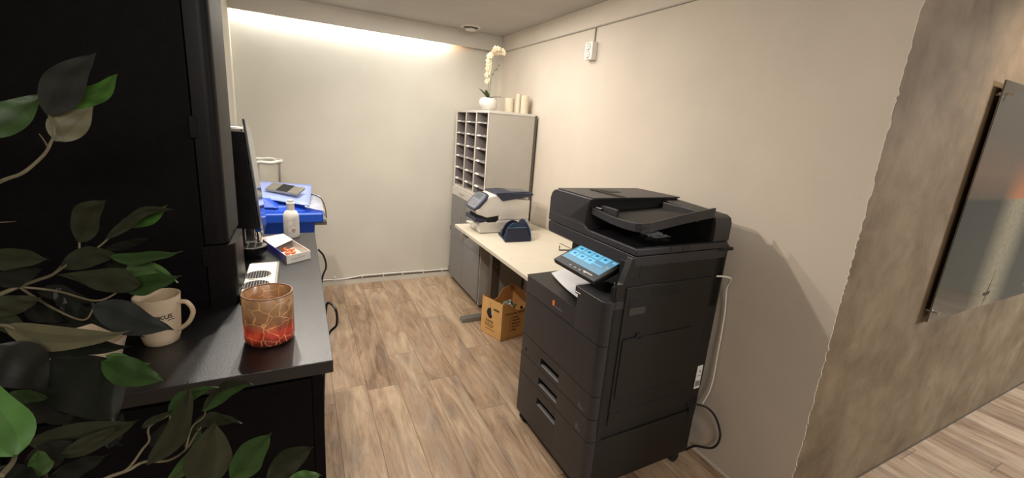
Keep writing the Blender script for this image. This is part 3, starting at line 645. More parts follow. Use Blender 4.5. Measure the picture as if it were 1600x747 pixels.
for (x, y, r, h, lab) in ((1.665, 3.51, .042, .125, 'short wide ivory candle left of the others on the mail cabinet'), (1.716, 3.44, .024, .165, 'slim tall ivory candle between two wider ones on the mail cabinet'), (1.745, 3.375, .034, .150, 'thick ivory candle nearest the wall edge on the mail cabinet')):
    o = thing('pillar_candle', (x, y, CT), lab, 'candle', 'candles on the mail cabinet')
    B().lathe((x, y, CT), [(.0, 0), (r-.001, 0), (r, .002), (r, h-.003), (r-.003, h), (r*.6, h-.004), (.0, h-.005)], 28).build('wax', M['candle'], o, True)
    B().cyl((x, y, CT+h-.006), (x+.001, y, CT+h+.006), .001, n=6).build('wick', M['ink'], o)

# ---------------------------------------------------------------- desk
DX, DY0, DY1, DZ = 1.107, 1.93, 3.212, .790
t = thing('standing_desk', (1.46, 2.6, 0), 'cream topped desk on T shaped steel legs along the right wall', 'desk')
B().box(DX, XR-.02, DY0, DY1, DZ-.024, DZ).build('desktop', M['desk'], t, bevel=.0015)
for yl in (3.045, 1.975):
    lg = B().box(1.375, 1.450, yl-.03, yl+.03, .05, DZ-.06).build('leg', M['leg'], t, bevel=.003)
    if yl > 3: B().cyl((1.412, yl-.031, .46), (1.412, yl-.034, .46), .005, n=12).build('bolt', M['chrome'], lg)
    xf0 = 1.138 if yl > 3 else 1.165
    B().hexa([(xf0, yl-.036, .0), (1.76, yl-.036, .0), (1.76, yl+.036, 0), (xf0, yl+.036, 0), (xf0+.004, yl-.032, .034), (1.76, yl-.032, .05), (1.76, yl+.032, .05), (xf0+.004, yl+.032, .034)]).build('foot', M['foot'], t, bevel=.004)
    B().box(1.14, 1.76, yl-.03, yl+.03, DZ-.065, DZ-.024).build('bracket', M['leg'], t)
B().box(1.38, 1.44, 1.975, 3.045, DZ-.065, DZ-.026).build('cross_beam', M['leg'], t)

# ---------------------------------------------------------------- franking machine (on desk)
t = thing('franking_machine', (1.38, 2.98, DZ), 'white and navy franking machine with slanted keypad on the desk', 'franking machine')
fy0, fy1 = 2.872, 3.09
B().prism([(1.195, fy0+.01, DZ+.004), (1.60, fy0+.01, DZ+.004), (1.60, fy0, DZ+.10), (1.33, fy0, DZ+.10), (1.325, fy0, DZ+.085), (1.255, fy0, DZ+.085), (1.235, fy0, DZ+.095), (1.185, fy0, DZ+.085)], (0, fy1-fy0, 0)).build('base', M['frank'], t, bevel=.004)
B().box(1.20, 1.60, fy0+.02, fy1-.01, DZ, DZ+.006).build('rubber_foot', M['rubber'], t)
B().prism([(1.185, fy0+.004, DZ+.098), (1.33, fy0+.004, DZ+.10), (1.33, fy0+.004, DZ+.145), (1.185, fy0+.004, DZ+.145)], (0, fy1-fy0-.01, 0)).build('envelope_slot', M['hole'], t)
B().prism([(1.150, fy0-.002, DZ+.095), (1.235, fy0-.002, DZ+.098), (1.235, fy0-.002, DZ+.113), (1.150, fy0-.002, DZ+.128)], (0, fy1-fy0, 0)).build('slot_tray', M['navy'], t, bevel=.003)
up_ = B().prism([(1.165, fy0, DZ+.150), (1.24, fy0, DZ+.122), (1.34, fy0, DZ+.135), (1.34, fy0, DZ+.100), (1.60, fy0, DZ+.100), (1.60, fy0, DZ+.255), (1.45, fy0, DZ+.270), (1.33, fy0, DZ+.300), (1.245, fy0, DZ+.285), (1.150, fy0, DZ+.180)], (0, fy1-fy0, 0)).build('upper_housing', M['frank'], t, bevel=.010, seg=3)
B().prism([(1.31, fy0-.008, DZ+.295), (1.36, fy0-.008, DZ+.250), (1.60, fy0-.008, DZ+.285), (1.62, fy0-.008, DZ+.300), (1.62, fy0-.008, DZ+.310), (1.40, fy0-.008, DZ+.318), (1.30, fy0-.008, DZ+.312)], (0, fy1-fy0+.012, 0)).build('top_cover', M['navy'], t, bevel=.004)
B().box(1.44, 1.60, fy0+.03, fy1-.03, DZ+.316, DZ+.319).build('cover_window', mat('smoked_window', (.12, .12, .13), .3), t)
# slanted control panel
pa, pb = V((1.142, 0, DZ+.178)), V((1.250, 0, DZ+.300)); sl = (pb-pa); nrm = V((-sl.z, 0, sl.x)).normalized()
def pnl(u, v, h): p = pa + sl*u + nrm*h; return V((p.x, fy0-.004+(fy1-fy0+.004)*v, p.z))
outl = [(0, .18), (.06, .05), (.25, 0), (.75, .0), (.95, .06), (1, .2), (1, .8), (.93, .95), (.7, 1), (.25, 1), (.05, .93), (0, .8)]
pan = B().prism([pnl(u, v, -.014) for u, v in outl], nrm*.020).build('control_panel', M['navy'], t, bevel=.003)
B().prism([pnl(.08+.84*u, .08+.84*v, .0062) for u, v in outl], nrm*.001).build('key_plate', mat('keypad_plate', (.16, .17, .20), .45), pan)
B().prism([pnl(u, v, .0073) for u, v in ((.62, .34), (.88, .34), (.88, .78), (.62, .78))], nrm*.001).build('display', M['lcd'], pan)
for i in range(4):
    for j in range(7):
        u, v = .15+i*.115, .16+j*.11
        m_ = M['key']
        if (i, j) == (1, 1): m_ = M['greenk']
        if (i, j) == (1, 2): m_ = M['redk']
        B().prism([pnl(u+a*.040, v+c*.036, .0073) for a, c in ((-1, -1), (1, -1), (1, 1), (-1, 1))], nrm*.0025).build('key', m_, pan)
# ink cartridge cover knob at the left end
B().cyl((1.190, fy0+.09, DZ+.060), (1.162, fy0+.09, DZ+.060), .034, .028, 24).build('round_cover', M['frank'], t, True)
B().cyl((1.164, fy0+.11, DZ+.066), (1.125, fy0+.12, DZ+.074), .011, .008, 16).build('knob', M['white'], t, True)
B().cyl((1.20, fy1-.02, DZ+.06), (1.17, fy1-.02, DZ+.09), .007, n=12).build('key_ring', M['metal'], t, True)
B().box(1.36, 1.41, fy0-.020, fy0+.002, DZ+.03, DZ+.036).build('chrome_lip', M['chrome'], t, bevel=.002)
B().box(1.365, 1.405, fy0-.018, fy0+.002, DZ+.0, DZ+.03).build('lip_block', M['lcd'], t)
cb = B().tube(spline([(1.60, 3.05, DZ+.03), (1.66, 3.10, DZ+.03), (1.72, 3.13, DZ+.02), (1.765, 3.05, DZ+.01), (1.79, 2.98, DZ+.005)], 6), .003).build('power_lead', M['dgrey'], smooth=True, loc=(1.66, 3.1, DZ))
tag(cb, 'short grey lead running from the franking machine to the right wall', 'cable')

# letter rack
t = thing('letter_rack', (1.40, 2.76, DZ), 'dark blue letter rack with round dividers standing on the desk', 'letter rack')
bp_ = [(1.283, 2.618), (1.488, 2.613), (1.500, 2.70), (1.495, 2.848), (1.330, 2.848), (1.318, 2.79), (1.302, 2.70)]
B().prism([V((x, y, DZ)) for x, y in bp_], (0, 0, .010)).build('base_plate', M['navy'], t, bevel=.001)
B().prism([V((1.285, 2.622, DZ+.008)), V((1.488, 2.617, DZ+.008)), V((1.458, 2.633, DZ+.098)), V((1.303, 2.637, DZ+.104))], (0.0, .006, 0)).build('front_plate', M['navy'], t, bevel=.0015)
B().box(1.302, 1.459, 2.632, 2.642, DZ+.098, DZ+.102).build('front_plate_edge', M['blue'], t)
def halfdisc(y, r, name, m, x0=1.395, zb=.008, sq=1.0):
    pts = [V((x0+r*math.cos(a), y, DZ+zb+r*sq*1.42*math.sin(a))) for a in [PI*k/24 for k in range(25)]]
    return B().prism(pts, (0, .005, 0)).build(name, m, t)
halfdisc(2.70, .080, 'round_divider', M['blue'])
halfdisc(2.765, .084, 'round_divider', M['navy'], 1.405)
pts = [(2.62, .008), (2.63, .05), (2.65, .085), (2.69, .115), (2.735, .132), (2.78, .132), (2.815, .112), (2.84, .07), (2.848, .008)]
B().prism([V((1.490+.004*i, y, DZ+z)) if False else V((1.488, y, DZ+z)) for i, (y, z) in enumerate(pts)], (.008, 0, 0)).build('curved_side', M['navy'], t)
B().tube([V((1.492, y, DZ+z)) for y, z in pts], .0035).build('side_rim', M['blue'], t, True)

# small black wire stand on the desk by the copier
o = B()
o.tube([(1.575, 2.36, DZ+.035), (1.575, 2.36, DZ+.004), (1.66, 2.34, DZ+.004)], .004, 6); o.tube([(1.60, 2.40, DZ+.04), (1.68, 2.33, DZ+.004)], .002, 6)
o = o.build('wire_bracket', M['rubber'], loc=(1.6, 2.36, DZ)); tag(o, 'small black wire bracket on the desk beside the copier', 'bracket')

# ---------------------------------------------------------------- cardboard box
q0, q1, q2 = V((1.312, 2.633, 0)), V((1.238, 2.853, 0)), V((1.560, 2.680, 0))
exb = (q2-q0); exb = exb.normalized()*.300; eyb = (q1-q0)
eyb = eyb.normalized()*.235
t = thing('paper_recycling_box', q0+exb*.5+eyb*.5, 'open cardboard box printed with a black blot under the desk', 'box')
Hb = .300
def panel(p, q, profile, th, name, m, thick_dir):
    d = q-p; pts = [p, q] + [p + d*u + V((0, 0, z)) for u, z in profile[::-1]]
    return B().prism(pts, thick_dir*th).build(name, m, t)
nl = V((exb.x, exb.y, 0)).normalized(); nf = V((eyb.x, eyb.y, 0)).normalized()
flat = [(0, Hb), (1, Hb)]
dip = [(0, Hb), (.18, Hb-.004), (.30, Hb-.030), (.42, Hb-.060), (.55, Hb-.072), (.68, Hb-.060), (.80, Hb-.030), (.88, Hb-.002), (1, Hb+.002)]
dipb = [(0, Hb), (.10, Hb), (.18, Hb-.012), (.28, Hb-.045), (.38, Hb-.058), (.50, Hb-.045), (.60, Hb+.005), (.70, Hb+.025), (1, Hb+.045)]
e1 = panel(q0, q0+eyb, flat, .004, 'end_panel', M['card'], nl)
panel(q0, q0+exb, dip, .004, 'front_panel', M['card'], nf)
panel(q0+eyb, q0+eyb+exb, dipb, -.004, 'rear_panel', M['cardi'], nf)
panel(q0+exb, q0+exb+eyb, [(0, Hb), (1, Hb+.045)], -.004, 'end_panel', M['cardi'], nl)
B().prism([q0, q0+exb, q0+exb+eyb, q0+eyb], (0, 0, .004)).build('bottom', M['cardi'], t)
# print on the end panel (text reads from far corner to near corner)
xd = -eyb.normalized(); o0 = q0+eyb - nl*.0006
def pe(u, z): return o0 + xd*u + V((0, 0, z))
blot = [(.062, .185), (.070, .212), (.078, .216), (.084, .228), (.092, .222), (.104, .234), (.110, .218), (.117, .205), (.114, .186), (.126, .168), (.120, .150), (.106, .142), (.090, .144), (.074, .158), (.066, .172)]
B().prism([pe(u, z) for u, z in blot], -nl*.0006).build('blot_print', M['ink'], t)
tear = [(.112, .220), (.124, .205), (.127, .172), (.119, .176), (.116, .196)]
B().prism([pe(u, z)-nl*.0004 for u, z in tear], -nl*.0006).build('white_tear_print', M['paper'], t)
B().tube([pe(.098, .235), pe(.096, .262), pe(.099, .280)], .0008, 4).build('string_print', M['ink'], t)
text('heading_print', 'PAPIR', .034, pe(.055, .105), xd, (0, 0, 1), M['ink'], t)
for k, (s_, z_, sz) in enumerate((('Til genanvendelse', .088, .0155), ('af kontorpapir', .072, .0155), ('saml papiret i denne kasse', .048, .0095))):
    text('small_print', s_, sz, pe(.040+.008*k, z_), xd, (0, 0, 1), M['ink'], t)
for k in range(4): B().prism([pe(.138+k*.016, .222), pe(.150+k*.016, .222), pe(.150+k*.016, .238), pe(.138+k*.016, .238)] if k != 1 else [pe(.154, .222), pe(.164, .222), pe(.166, .240), pe(.156, .240)], -nl*.0006).build('pictogram_print', M['ink'], t)
of = q0 - nf*.0006
xf = exb.normalized()
text('side_heading_print', 'Denne kan fyldes', .026, of+xf*.028+V((0, 0, .205)), xf, (0, 0, 1), M['ink'], t)
for k, s_ in enumerate(('Aviser', 'Ugeblade', 'Reklamer', 'Kuverter', 'Papir')):
    z_ = .172-k*.026
    text('list_print', s_, .021, of+xf*.098+V((0, 0, z_)), xf, (0, 0, 1), M['ink'], t)
    B().cyl(of+xf*.082+V((0, 0, z_+.006)), of+xf*.082+V((0, 0, z_+.006))-nf*.0006, .0035, n=10).build('bullet_print', M['ink'], t)
B().prism([of+xf*.165+V((0, 0, .235)), of+xf*.19+V((0, 0, .235)), of+xf*.19+V((0, 0, .258)), of+xf*.165+V((0, 0, .258))], -nf*.0006).build('pictogram_print', M['ink'], t)
# crumpled wrapper inside
cc = q0+exb*.48+eyb*.45+V((0, 0, .215)); b = B(); bmesh.ops.create_icosphere(b.bm, subdivisions=3, radius=.055, matrix=Matrix.Translation(cc) @ Matrix.Diagonal((1.1, .9, .95, 1)))
for v in b.bm.verts:
    d = (v.co-cc); v.co += d*.35*noise.noise(v.co*38)+d*.2*noise.noise(v.co*90)
mw, tt, bb = nt('green_white_wrapper'); n_ = tt.nodes.new('ShaderNodeTexVoronoi'); n_.inputs['Scale'].default_value = 60; tc_ = tt.nodes.new('ShaderNodeTexCoord'); tt.links.new(tc_.outputs['Object'], n_.inputs['Vector'])
r_ = tt.nodes.new('ShaderNodeValToRGB'); r_.color_ramp.interpolation = 'CONSTANT'; r_.color_ramp.elements[0].color = (.5, .48, .42, 1); r_.color_ramp.elements[1].color = (.05, .12, .07, 1); r_.color_ramp.elements[1].position = .3
e_ = r_.color_ramp.elements.new(.5); e_.color = (.12, .22, .14, 1); e_ = r_.color_ramp.elements.new(.7); e_.color = (.05, .07, .12, 1); e_ = r_.color_ramp.elements.new(.85); e_.color = (.40, .42, .34, 1)
sr_ = tt.nodes.new('ShaderNodeSeparateColor'); tt.links.new(n_.outputs['Color'], sr_.inputs[0]); tt.links.new(sr_.outputs[0], r_.inputs['Fac']); tt.links.new(r_.outputs[0], bb.inputs['Base Color']); sock(bb, 'Roughness', .35)
w_ = b.build('crumpled_wrapper', mw, loc=cc-V((0, 0, .05))); tag(w_, 'crumpled green and white wrapper inside the cardboard box', 'wrapper')
# filler paper below the wrapper so that it rests on something
def bq(u, v, z): return q0+exb*u+eyb*v+V((0, 0, z))
top_rows = [[bq(.03+.94*i/9, .035+.93*j/9, .150+.016*noise.noise(V((i*.9, j*.8, 2)))) for j in range(10)] for i in range(10)]
b = B(); b.rings(top_rows, close=False); b.prism([bq(.03, .035, .006), bq(.97, .035, .006), bq(.97, .965, .006), bq(.03, .965, .006)], (0, 0, .13))
w_ = b.build('waste_paper', M['cardi'], loc=cc-V((0, 0, .07)))
tag(w_, 'loose waste paper filling the lower part of the cardboard box', 'paper'); w_['kind'] = 'stuff'

# ---------------------------------------------------------------- COPIER
MO = V((1.0306, 1.8176, 0)); MTH = .0152
cp = thing('photocopier', MO, 'large charcoal multifunction photocopier with a glowing touch screen', 'photocopier', rz=MTH)
Lm = world(cp)
W, D = .6247, .658
def L(u, v, z): return Lm @ V((v, -u, z))
class LB(B):
    def bx(s, u0, u1, v0, v1, z0, z1): return s.hexa([L(u0, v0, z0), L(u1, v0, z0), L(u1, v1, z0), L(u0, v1, z0), L(u0, v0, z1), L(u1, v0, z1), L(u1, v1, z1), L(u0, v1, z1)])
    def foot(s, pts, z0, z1): return s.prism([L(u, v, z0) for u, v in pts], V((0, 0, z1-z0)))
    def uz(s, pts, v0, v1): return s.prism([L(u, v0, z) for u, z in pts], L(0, v1, 0)-L(0, v0, 0))
    def vz(s, pts, u0, u1): return s.prism([L(u0, v, z) for v, z in pts], L(u1, 0, 0)-L(u0, 0, 0))
def rr_foot(u0, u1, v0, v1, r=.03, rl=.012, n=7):
    pts = [(u0, v1)] + [(u0+rl-rl*math.cos(a), v0+rl-rl*math.sin(a)) for a in [PI/2*k/4 for k in range(5)]]
    pts += [(u1-r+r*math.sin(a), v0+r-r*math.cos(a)) for a in [PI/2*k/n for k in range(n+1)]] + [(u1, v1)]
    return pts
G = .0018
def front(name, z0, z1, hole=None, m='mfp', u1=W, vd=.05):
    """front cover with rounded right corner, optional recessed grip (u0,u1,z0,z1)"""
    b = LB()
    if hole is None: b.foot(rr_foot(0, u1, 0, vd), z0+G, z1-G)
    else:
        a, c, za, zb = hole
        b.foot([(0, vd), (0, .012), (.0035, .0035), (.012, 0), (a, 0), (a, vd)], z0+G, z1-G)
        pr_ = rr_foot(c, u1, 0, vd, rl=.0001); b.foot(pr_, z0+G, z1-G)
        b.bx(a, c, 0, vd, z0+G, za); b.bx(a, c, 0, vd, zb, z1-G)
    o = b.build(name, M[m], cp, smooth=True)
    if hole:
        a, c, za, zb = hole
        LB().bx(a, c, .036, .040, za, zb).build('recess_back', M['mfpb'], o)
        LB().vz([(.001, za), (.016, za), (.016, za+.005), (.006, za+.003)], a, c).build('recess_lip', M['gheather'], o)
    return o
# core
LB().bx(.006, W-.006, .045, D-.004, .075, .855).build('frame', M['mfpb'], cp)
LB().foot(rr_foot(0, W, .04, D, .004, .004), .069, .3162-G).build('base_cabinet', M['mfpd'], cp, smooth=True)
z0_, zD_, zC_, zB_, zA_, zT = .069, .3162, .426, .5371, .768, .860
front('drawer', z0_, zD_, (.205, .378, .228, .268))
d2 = front('drawer', zD_, zC_, (.203, .373, .342, .382))
d3 = front('drawer', zC_, zB_, (.205, .371, .452, .492))
front('front_door', zB_, zA_)
tf = LB(); tf.foot([(0, .05), (0, .012), (.0035, .0035), (.012, 0), (.44, 0), (.44, .05)], zA_+G, zT)
tf.foot(rr_foot(.44, W, 0, .10, rl=.0001), zA_+G, .925)
tf.uz([(.40, zT-.001), (.44, zT-.001), (.44, .86)], 0, .05) if False else None
tf = tf.build('top_front_cover', M['mfp'], cp, smooth=True)
rb = LB(); rb.foot(rr_foot(.42, W+.002, -.002, .17, .03, .004), .925, .958); rb.foot([(.42, .02), (.44, .0), (.44, .06), (.42, .06)], .91, .926); rb.build('raised_corner', M['mfp'], cp, smooth=True, bevel=.002)
LB().bx(.424, .46, -.0035, -.001, .932, .936).build('indicator_strip', M['whitem'], cp)
LB().bx(.259, .277, -.0015, .002, .800, .824).build('logo_square', M['orangelogo'], cp)
LB().bx(.283, .338, -.0008, .002, .798, .804).build('logo_lettering', M['dimprint'], cp)
LB().bx(.050, .064, -.0006, .002, .452, .470).build('level_window', M['hole'], cp)
for z_ in (.345, .452):
    LB().bx(.532, .541, -.0008, .002, z_-.012, z_+.014).build('level_mark', M['gheather'], cp)
    LB().bx(.545, .549, -.0008, .002, z_-.012, z_+.014).build('level_mark', M['gheather'], cp)
    LB().bx(.553, .566, -.0008, .002, z_-.010, z_+.0).build('level_mark', M['gheather'], cp)
LB().bx(.055, .0565, -.0006, .002, .43, .51).build('seam_line', M['hole'], cp) if False else None
# right side covers
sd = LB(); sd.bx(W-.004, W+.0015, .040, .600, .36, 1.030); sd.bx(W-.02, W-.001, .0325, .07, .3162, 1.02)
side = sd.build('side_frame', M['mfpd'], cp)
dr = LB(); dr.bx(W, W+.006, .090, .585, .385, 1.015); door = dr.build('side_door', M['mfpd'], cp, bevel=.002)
b = LB(); b.bx(W+.005, W+.0072, .112, .232, .888, .972); b.build('grip_frame', M['mfpb'], door, bevel=.001)
LB().bx(W+.007, W+.0082, .118, .205, .894, .925).build('grip_plate', M['grip'], door)
b = LB()
for k in range(5): b.bx(W+.0055, W+.0070, .225, .395, .958+k*.009, .962+k*.009)
b.build('vent_slots', M['hole'], door)
b = LB(); b.bx(W+.005, W+.010, .105, .505, .515, .785); tr = b.build('bypass_tray', M['mfpd'], door, bevel=.0015)
b = LB(); b.bx(W+.0098, W+.0104, .112, .20, .778, .790); b.bx(W+.0098, W+.0104, .175, .20, .778, .805); b.build('tray_notch', M['hole'], tr)
b = LB(); b.bx(W+.0055, W+.0065, .10, .57, .438, .444); b.bx(W+.0055, W+.0065, .11, .50, .508, .512); b.bx(W+.0055, W+.0065, .505, .509, .515, .785); b.build('groove', M['hole'], door)
b = LB(); b.bx(W+.001, W+.0022, .088, .590, 1.017, 1.021); b.bx(W+.001, W+.0022, .083, .087, .36, 1.02); b.bx(W+.001, W+.0022, .588, .592, .36, 1.02); b.bx(W+.001, W+.0022, .045, .048, .33, .98); b.build('panel_gap', M['hole'], side)
# upper right shoulder
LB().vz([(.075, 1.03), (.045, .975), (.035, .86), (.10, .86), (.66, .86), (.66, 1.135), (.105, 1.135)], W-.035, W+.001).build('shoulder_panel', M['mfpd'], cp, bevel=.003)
b = LB()
for v_, z_, r_ in ((.19, 1.085, .006), (.31, 1.095, .006), (.325, 1.112, .003), (.09, 1.00, .005), (.545, 1.125, .003)): b.cyl(L(W+.0008, v_, z_), L(W+.0018, v_, z_), r_, n=14)
b.bx(W+.0008, W+.0018, .150, .153, 1.05, 1.135); b.bx(W+.0008, W+.0018, .105, .153, 1.048, 1.051)
b.build('screw_holes', M['hole'], cp)
# rear cover
b = LB(); b.bx(W-.10, W+.001, .600, .660, .33, 1.13); b.bx(.0, W, .62, .665, .30, 1.13); b.bx(.05, W-.02, .662, .700, .42, 1.15); b.build('rear_cover', M['mfpb'], cp, bevel=.003)
LB().bx(.02, W+.002, .60, .705, 1.128, 1.142).build('rear_ledge', M['mfpd'], cp, bevel=.002)
lb = LB().bx(W+.0012, W+.002, .618, .655, .432, .556).build('rating_label', M['paper'], cp)
b = LB(); b.bx(W+.002, W+.0024, .622, .651, .445, .475); b.build('label_barcode', M['greyink'], lb); LB().bx(W+.002, W+.0024, .625, .65, .50, .504).build('label_line', M['greyink'], lb); LB().cyl(L(W+.002, .640, .525), L(W+.0025, .640, .525), .006, n=12).build('label_logo', M['greyink'], lb)
LB().bx(W+.001, W+.002, .612, .658, .28, .37).build('power_inlet', M['hole'], cp)
# castors
for u_, v_ in ((.035, .045), (W-.04, .06), (.04, D-.05), (W-.04, D-.05)):
    c_ = LB(); c_.cyl(L(u_-.02, v_, .026), L(u_-.004, v_, .026), .026, n=18); c_.cyl(L(u_+.004, v_, .026), L(u_+.02, v_, .026), .026, n=18); c_.bx(u_-.012, u_+.012, v_-.018, v_+.018, .030, .072)
    c_.build('castor', M['rubber'], cp, True)
b = LB(); b.bx(.02, W-.02, .05, D-.03, .060, .072); b.build('bottom_plate', M['mfpb'], cp)
# output tray (in-body)
LB().hexa([L(.0, .0, zT-.006), L(.44, .0, zT-.006), L(.44, .27, zT-.02), L(.0, .27, zT-.02), L(.0, .0, zT), L(.44, .0, zT), L(.44, .27, zT+.006), L(.0, .27, zT+.006)]).build('output_tray', M['mfpd'], cp, bevel=.003)
b = LB(); b.bx(.42, W-.03, .045, .27, .84, .945); b.build('tray_side', M['mfpb'], cp)
b = LB(); b.bx(.012, W-.005, .255, .62, .84, 1.10); b.bx(.55, W-.02, .11, .27, .93, 1.11); b.build('engine_column', M['mfpb'], cp, bevel=.003)
LB().bx(W-.034, W-.030, .055, .060, .965, 1.03).build('door_latch', M['metal'], cp)
# scanner
def ruz(u0, u1, z0, z1, r, n=5, rt=True, rbm=True):
    pts = []
    for (cu, cz, a0, on) in ((u1-r, z0+r, -PI/2, rbm), (u1-r, z1-r, 0, False), (u0+r, z1-r, PI/2, rt), (u0+r, z0+r, PI, rbm)):
        if on: pts += [(cu+r*math.cos(a0+PI/2*k/n), cz+r*math.sin(a0+PI/2*k/n)) for k in range(n+1)]
        else: pts.append((cu+(r if cu > (u0+u1)/2 else -r), cz+(r if cz > (z0+z1)/2 else -r)))
    return pts
LB().uz(ruz(-.022, W+.002, 1.085, 1.140, .02, rt=False), .115, .655).build('scanner_bed', M['mfp'], cp, smooth=True, bevel=.003)
adf = thing
b = LB()
b.uz([(-.024, 1.144), (W+.004, 1.144), (W+.004, 1.172), (.31, 1.172), (.28, 1.19), (-.024, 1.19)], .113, .655)
b.build('scanner_lid', M['mfp'], cp, bevel=.004)
af = LB(); af.uz([(-.024, 1.185), (.285, 1.185), (.290, 1.262), (.305, 1.300), (.316, 1.312), (.03, 1.310), (.005, 1.304), (-.014, 1.288), (-.024, 1.262)], .113, .655)
adf = af.build('document_feeder', M['mfp'], cp, smooth=True, bevel=.004)
LB().prism([L(.165, .112, 1.20), L(.285, .112, 1.20), L(.290, .112, 1.262), L(.305, .112, 1.302)], L(0, .1115, 0)-L(0, .112, 0)).build('feeder_side_wedge', M['mfpd'], adf)
b = LB(); b.prism([L(.02, .125, 1.3095), L(.318, .125, 1.312), L(.325, .655, 1.314), L(.02, .655, 1.3095)], V((0, 0, .006))); b.build('feeder_cover', M['mfp'], adf, bevel=.002)
LB().bx(.10, .17, .33, .40, 1.3155, 1.3195).build('cover_grip', M['mfpb'], adf)
b = LB()
for k in range(18): b.bx(.09+k*.0125, .097+k*.0125, .27, .315, 1.3170, 1.3205)
b.build('cover_ribs', M['mfpd'], adf)
# original tray
# tray: front lip along the front edge, then along the right edge, rising to the back
lipp = [(.300, .130, 1.272), (.36, .128, 1.268), (.44, .127, 1.262), (.52, .127, 1.262), (.585, .129, 1.266), (.612, .140, 1.270), (.622, .17, 1.274), (.622, .24, 1.284), (.622, .34, 1.300), (.622, .44, 1.314), (.622, .54, 1.326)]
b = LB(); rings_ = []
for k, (u, v, z) in enumerate(lipp):
    p = L(u, v, z); q = L(u-.0, v+.010, z) if k < 5 else L(u-.010, v+(.006 if k < 7 else 0), z); hgt = .030 + .012*(k/10)
    rings_.append([p, q, q-V((0, 0, hgt)), p-V((0, 0, hgt))])
b.rings(rings_); b.build('tray_lip', M['mfp'], adf, bevel=.0015)
b = LB(); b.hexa([L(.30, .135, 1.245), L(.618, .135, 1.245), L(.618, .545, 1.300), L(.30, .545, 1.262), L(.30, .135, 1.250), L(.618, .135, 1.250), L(.618, .545, 1.305), L(.30, .545, 1.268)]); b.build('original_tray', M['mfpb'], adf)
LB().bx(.325, .44, .155, .167, 1.250, 1.288).build('paper_guide', M['mfp'], adf, bevel=.002)
LB().bx(.40, .60, .46, .472, 1.262, 1.310).build('paper_guide', M['mfp'], adf, bevel=.002)
LB().bx(.310, .345, .142, .150, 1.2735, 1.2755).build('guide_mark', M['whitem'], adf)
b = LB(); b.uz([(.215, 1.172), (.56, 1.172), (.62, 1.172), (.629, 1.18), (.629, 1.258), (.620, 1.280), (.60, 1.290), (.32, 1.306), (.28, 1.306)], .552, .655); b.build('feeder_rear', M['mfp'], adf, smooth=True, bevel=.003)
LB().bx(.28, .615, .545, .553, 1.172, 1.285).build('feeder_throat', M['mfpb'], adf)
LB().bx(.30, .62, .118, .545, 1.172, 1.175).build('glossy_lid_plate', M['mfpg'], adf)
b = LB(); b.bx(.44, .470, .1105, .114, 1.09, 1.135) if False else None
LB().bx(.52, .524, .1128, .1135, 1.146, 1.170).build('lid_seam', M['hole'], adf)
b = LB(); b.bx(W+.0035, W+.0048, .30, .303, 1.146, 1.170); b.bx(W+.0035, W+.0048, .37, .373, 1.146, 1.170); b.bx(W+.0035, W+.0048, .40, .402, 1.146, 1.172); b.build('lid_seam', M['hole'], adf)
# crumpled clear film on the lid
b = B(); rows = []
random.seed(5)
for i in range(14):
    rows.append([L(.40+.010*i+random.uniform(-.003, .003), .30+.017*j+random.uniform(-.004, .004), 1.178+.012*abs(math.sin(i*1.9+j*2.3))*random.random()) for j in range(7)])
b.rings(rows, close=False); fl = b.build('plastic_film', mat('crinkled_film', (.55, .55, .55), .15, .3, alpha=.45), loc=L(.45, .35, 1.178)); tag(fl, 'crinkled clear plastic film lying inside the copier feeder', 'film')
# control panel
pBL, pBR, pTR, pTL = L(.181, .030, 1.000), L(.500, .030, 1.000), L(.515, .205, 1.082), L(.188, .205, 1.082)
n3 = (pBR-pBL).cross(pTL-pBL).normalized()
if n3.z < 0: n3 = -n3
def PP(u, v, h): return (pBL*(1-u)+pBR*u)*(1-v) + (pTL*(1-u)+pTR*u)*v + n3*h
def pbox(u0, u1, v0, v1, h0, h1): return [PP(u0, v0, h0), PP(u1, v0, h0), PP(u1, v1, h0), PP(u0, v1, h0), PP(u0, v0, h1), PP(u1, v0, h1), PP(u1, v1, h1), PP(u0, v1, h1)]
panel_ = B().hexa(pbox(-.0, 1.0, 0, 1, -.026, 0)).build('control_panel', M['mfpd'], cp, bevel=.006, seg=3)
def emis(name, c, s=1.0): return mat(name, [x*.3 for x in c], .4, emit=c, estr=s, var=0)
e_bg, e_hd, e_tl, e_ic, e_gr = emis('screen_blue', (.13, .50, .80), .8), emis('screen_header', (.04, .46, .84), .95), emis('screen_tile', (.22, .62, .88), .9), emis('screen_icon', (.03, .25, .45), .7), emis('screen_grey', (.14, .32, .46), .8)
su0, su1, sv0, sv1 = .045, .925, .215, .965
def SQ(a, b_, c, d, h): return [PP(su0+(su1-su0)*a, sv0+(sv1-sv0)*c, h), PP(su0+(su1-su0)*b_, sv0+(sv1-sv0)*c, h), PP(su0+(su1-su0)*b_, sv0+(sv1-sv0)*d, h), PP(su0+(su1-su0)*a, sv0+(sv1-sv0)*d, h)]
def S(a, b_, c, d, h0, name, m): return B().prism(SQ(a, b_, c, d, h0), n3*.0004).build(name, m, panel_)
S(0, 1, 0, 1, .0002, 'screen', e_gr); S(0, 1, .80, 1, .0007, 'screen_header_bar', e_hd); S(.0, 1, .22, .79, .0006, 'screen_area', e_bg) if False else None
for r_i, cnt, c0_, d0_ in ((0, 4, .50, .74), (1, 3, .22, .46)):
    for k in range(cnt):
        a_ = .045+k*.205+(.0 if r_i == 0 else 0); S(a_, a_+.180, c0_, d0_, .0007, 'menu_tile', e_tl)
        S(a_+.06, a_+.12, c0_+.09, c0_+.17, .0012, 'menu_icon', e_ic)
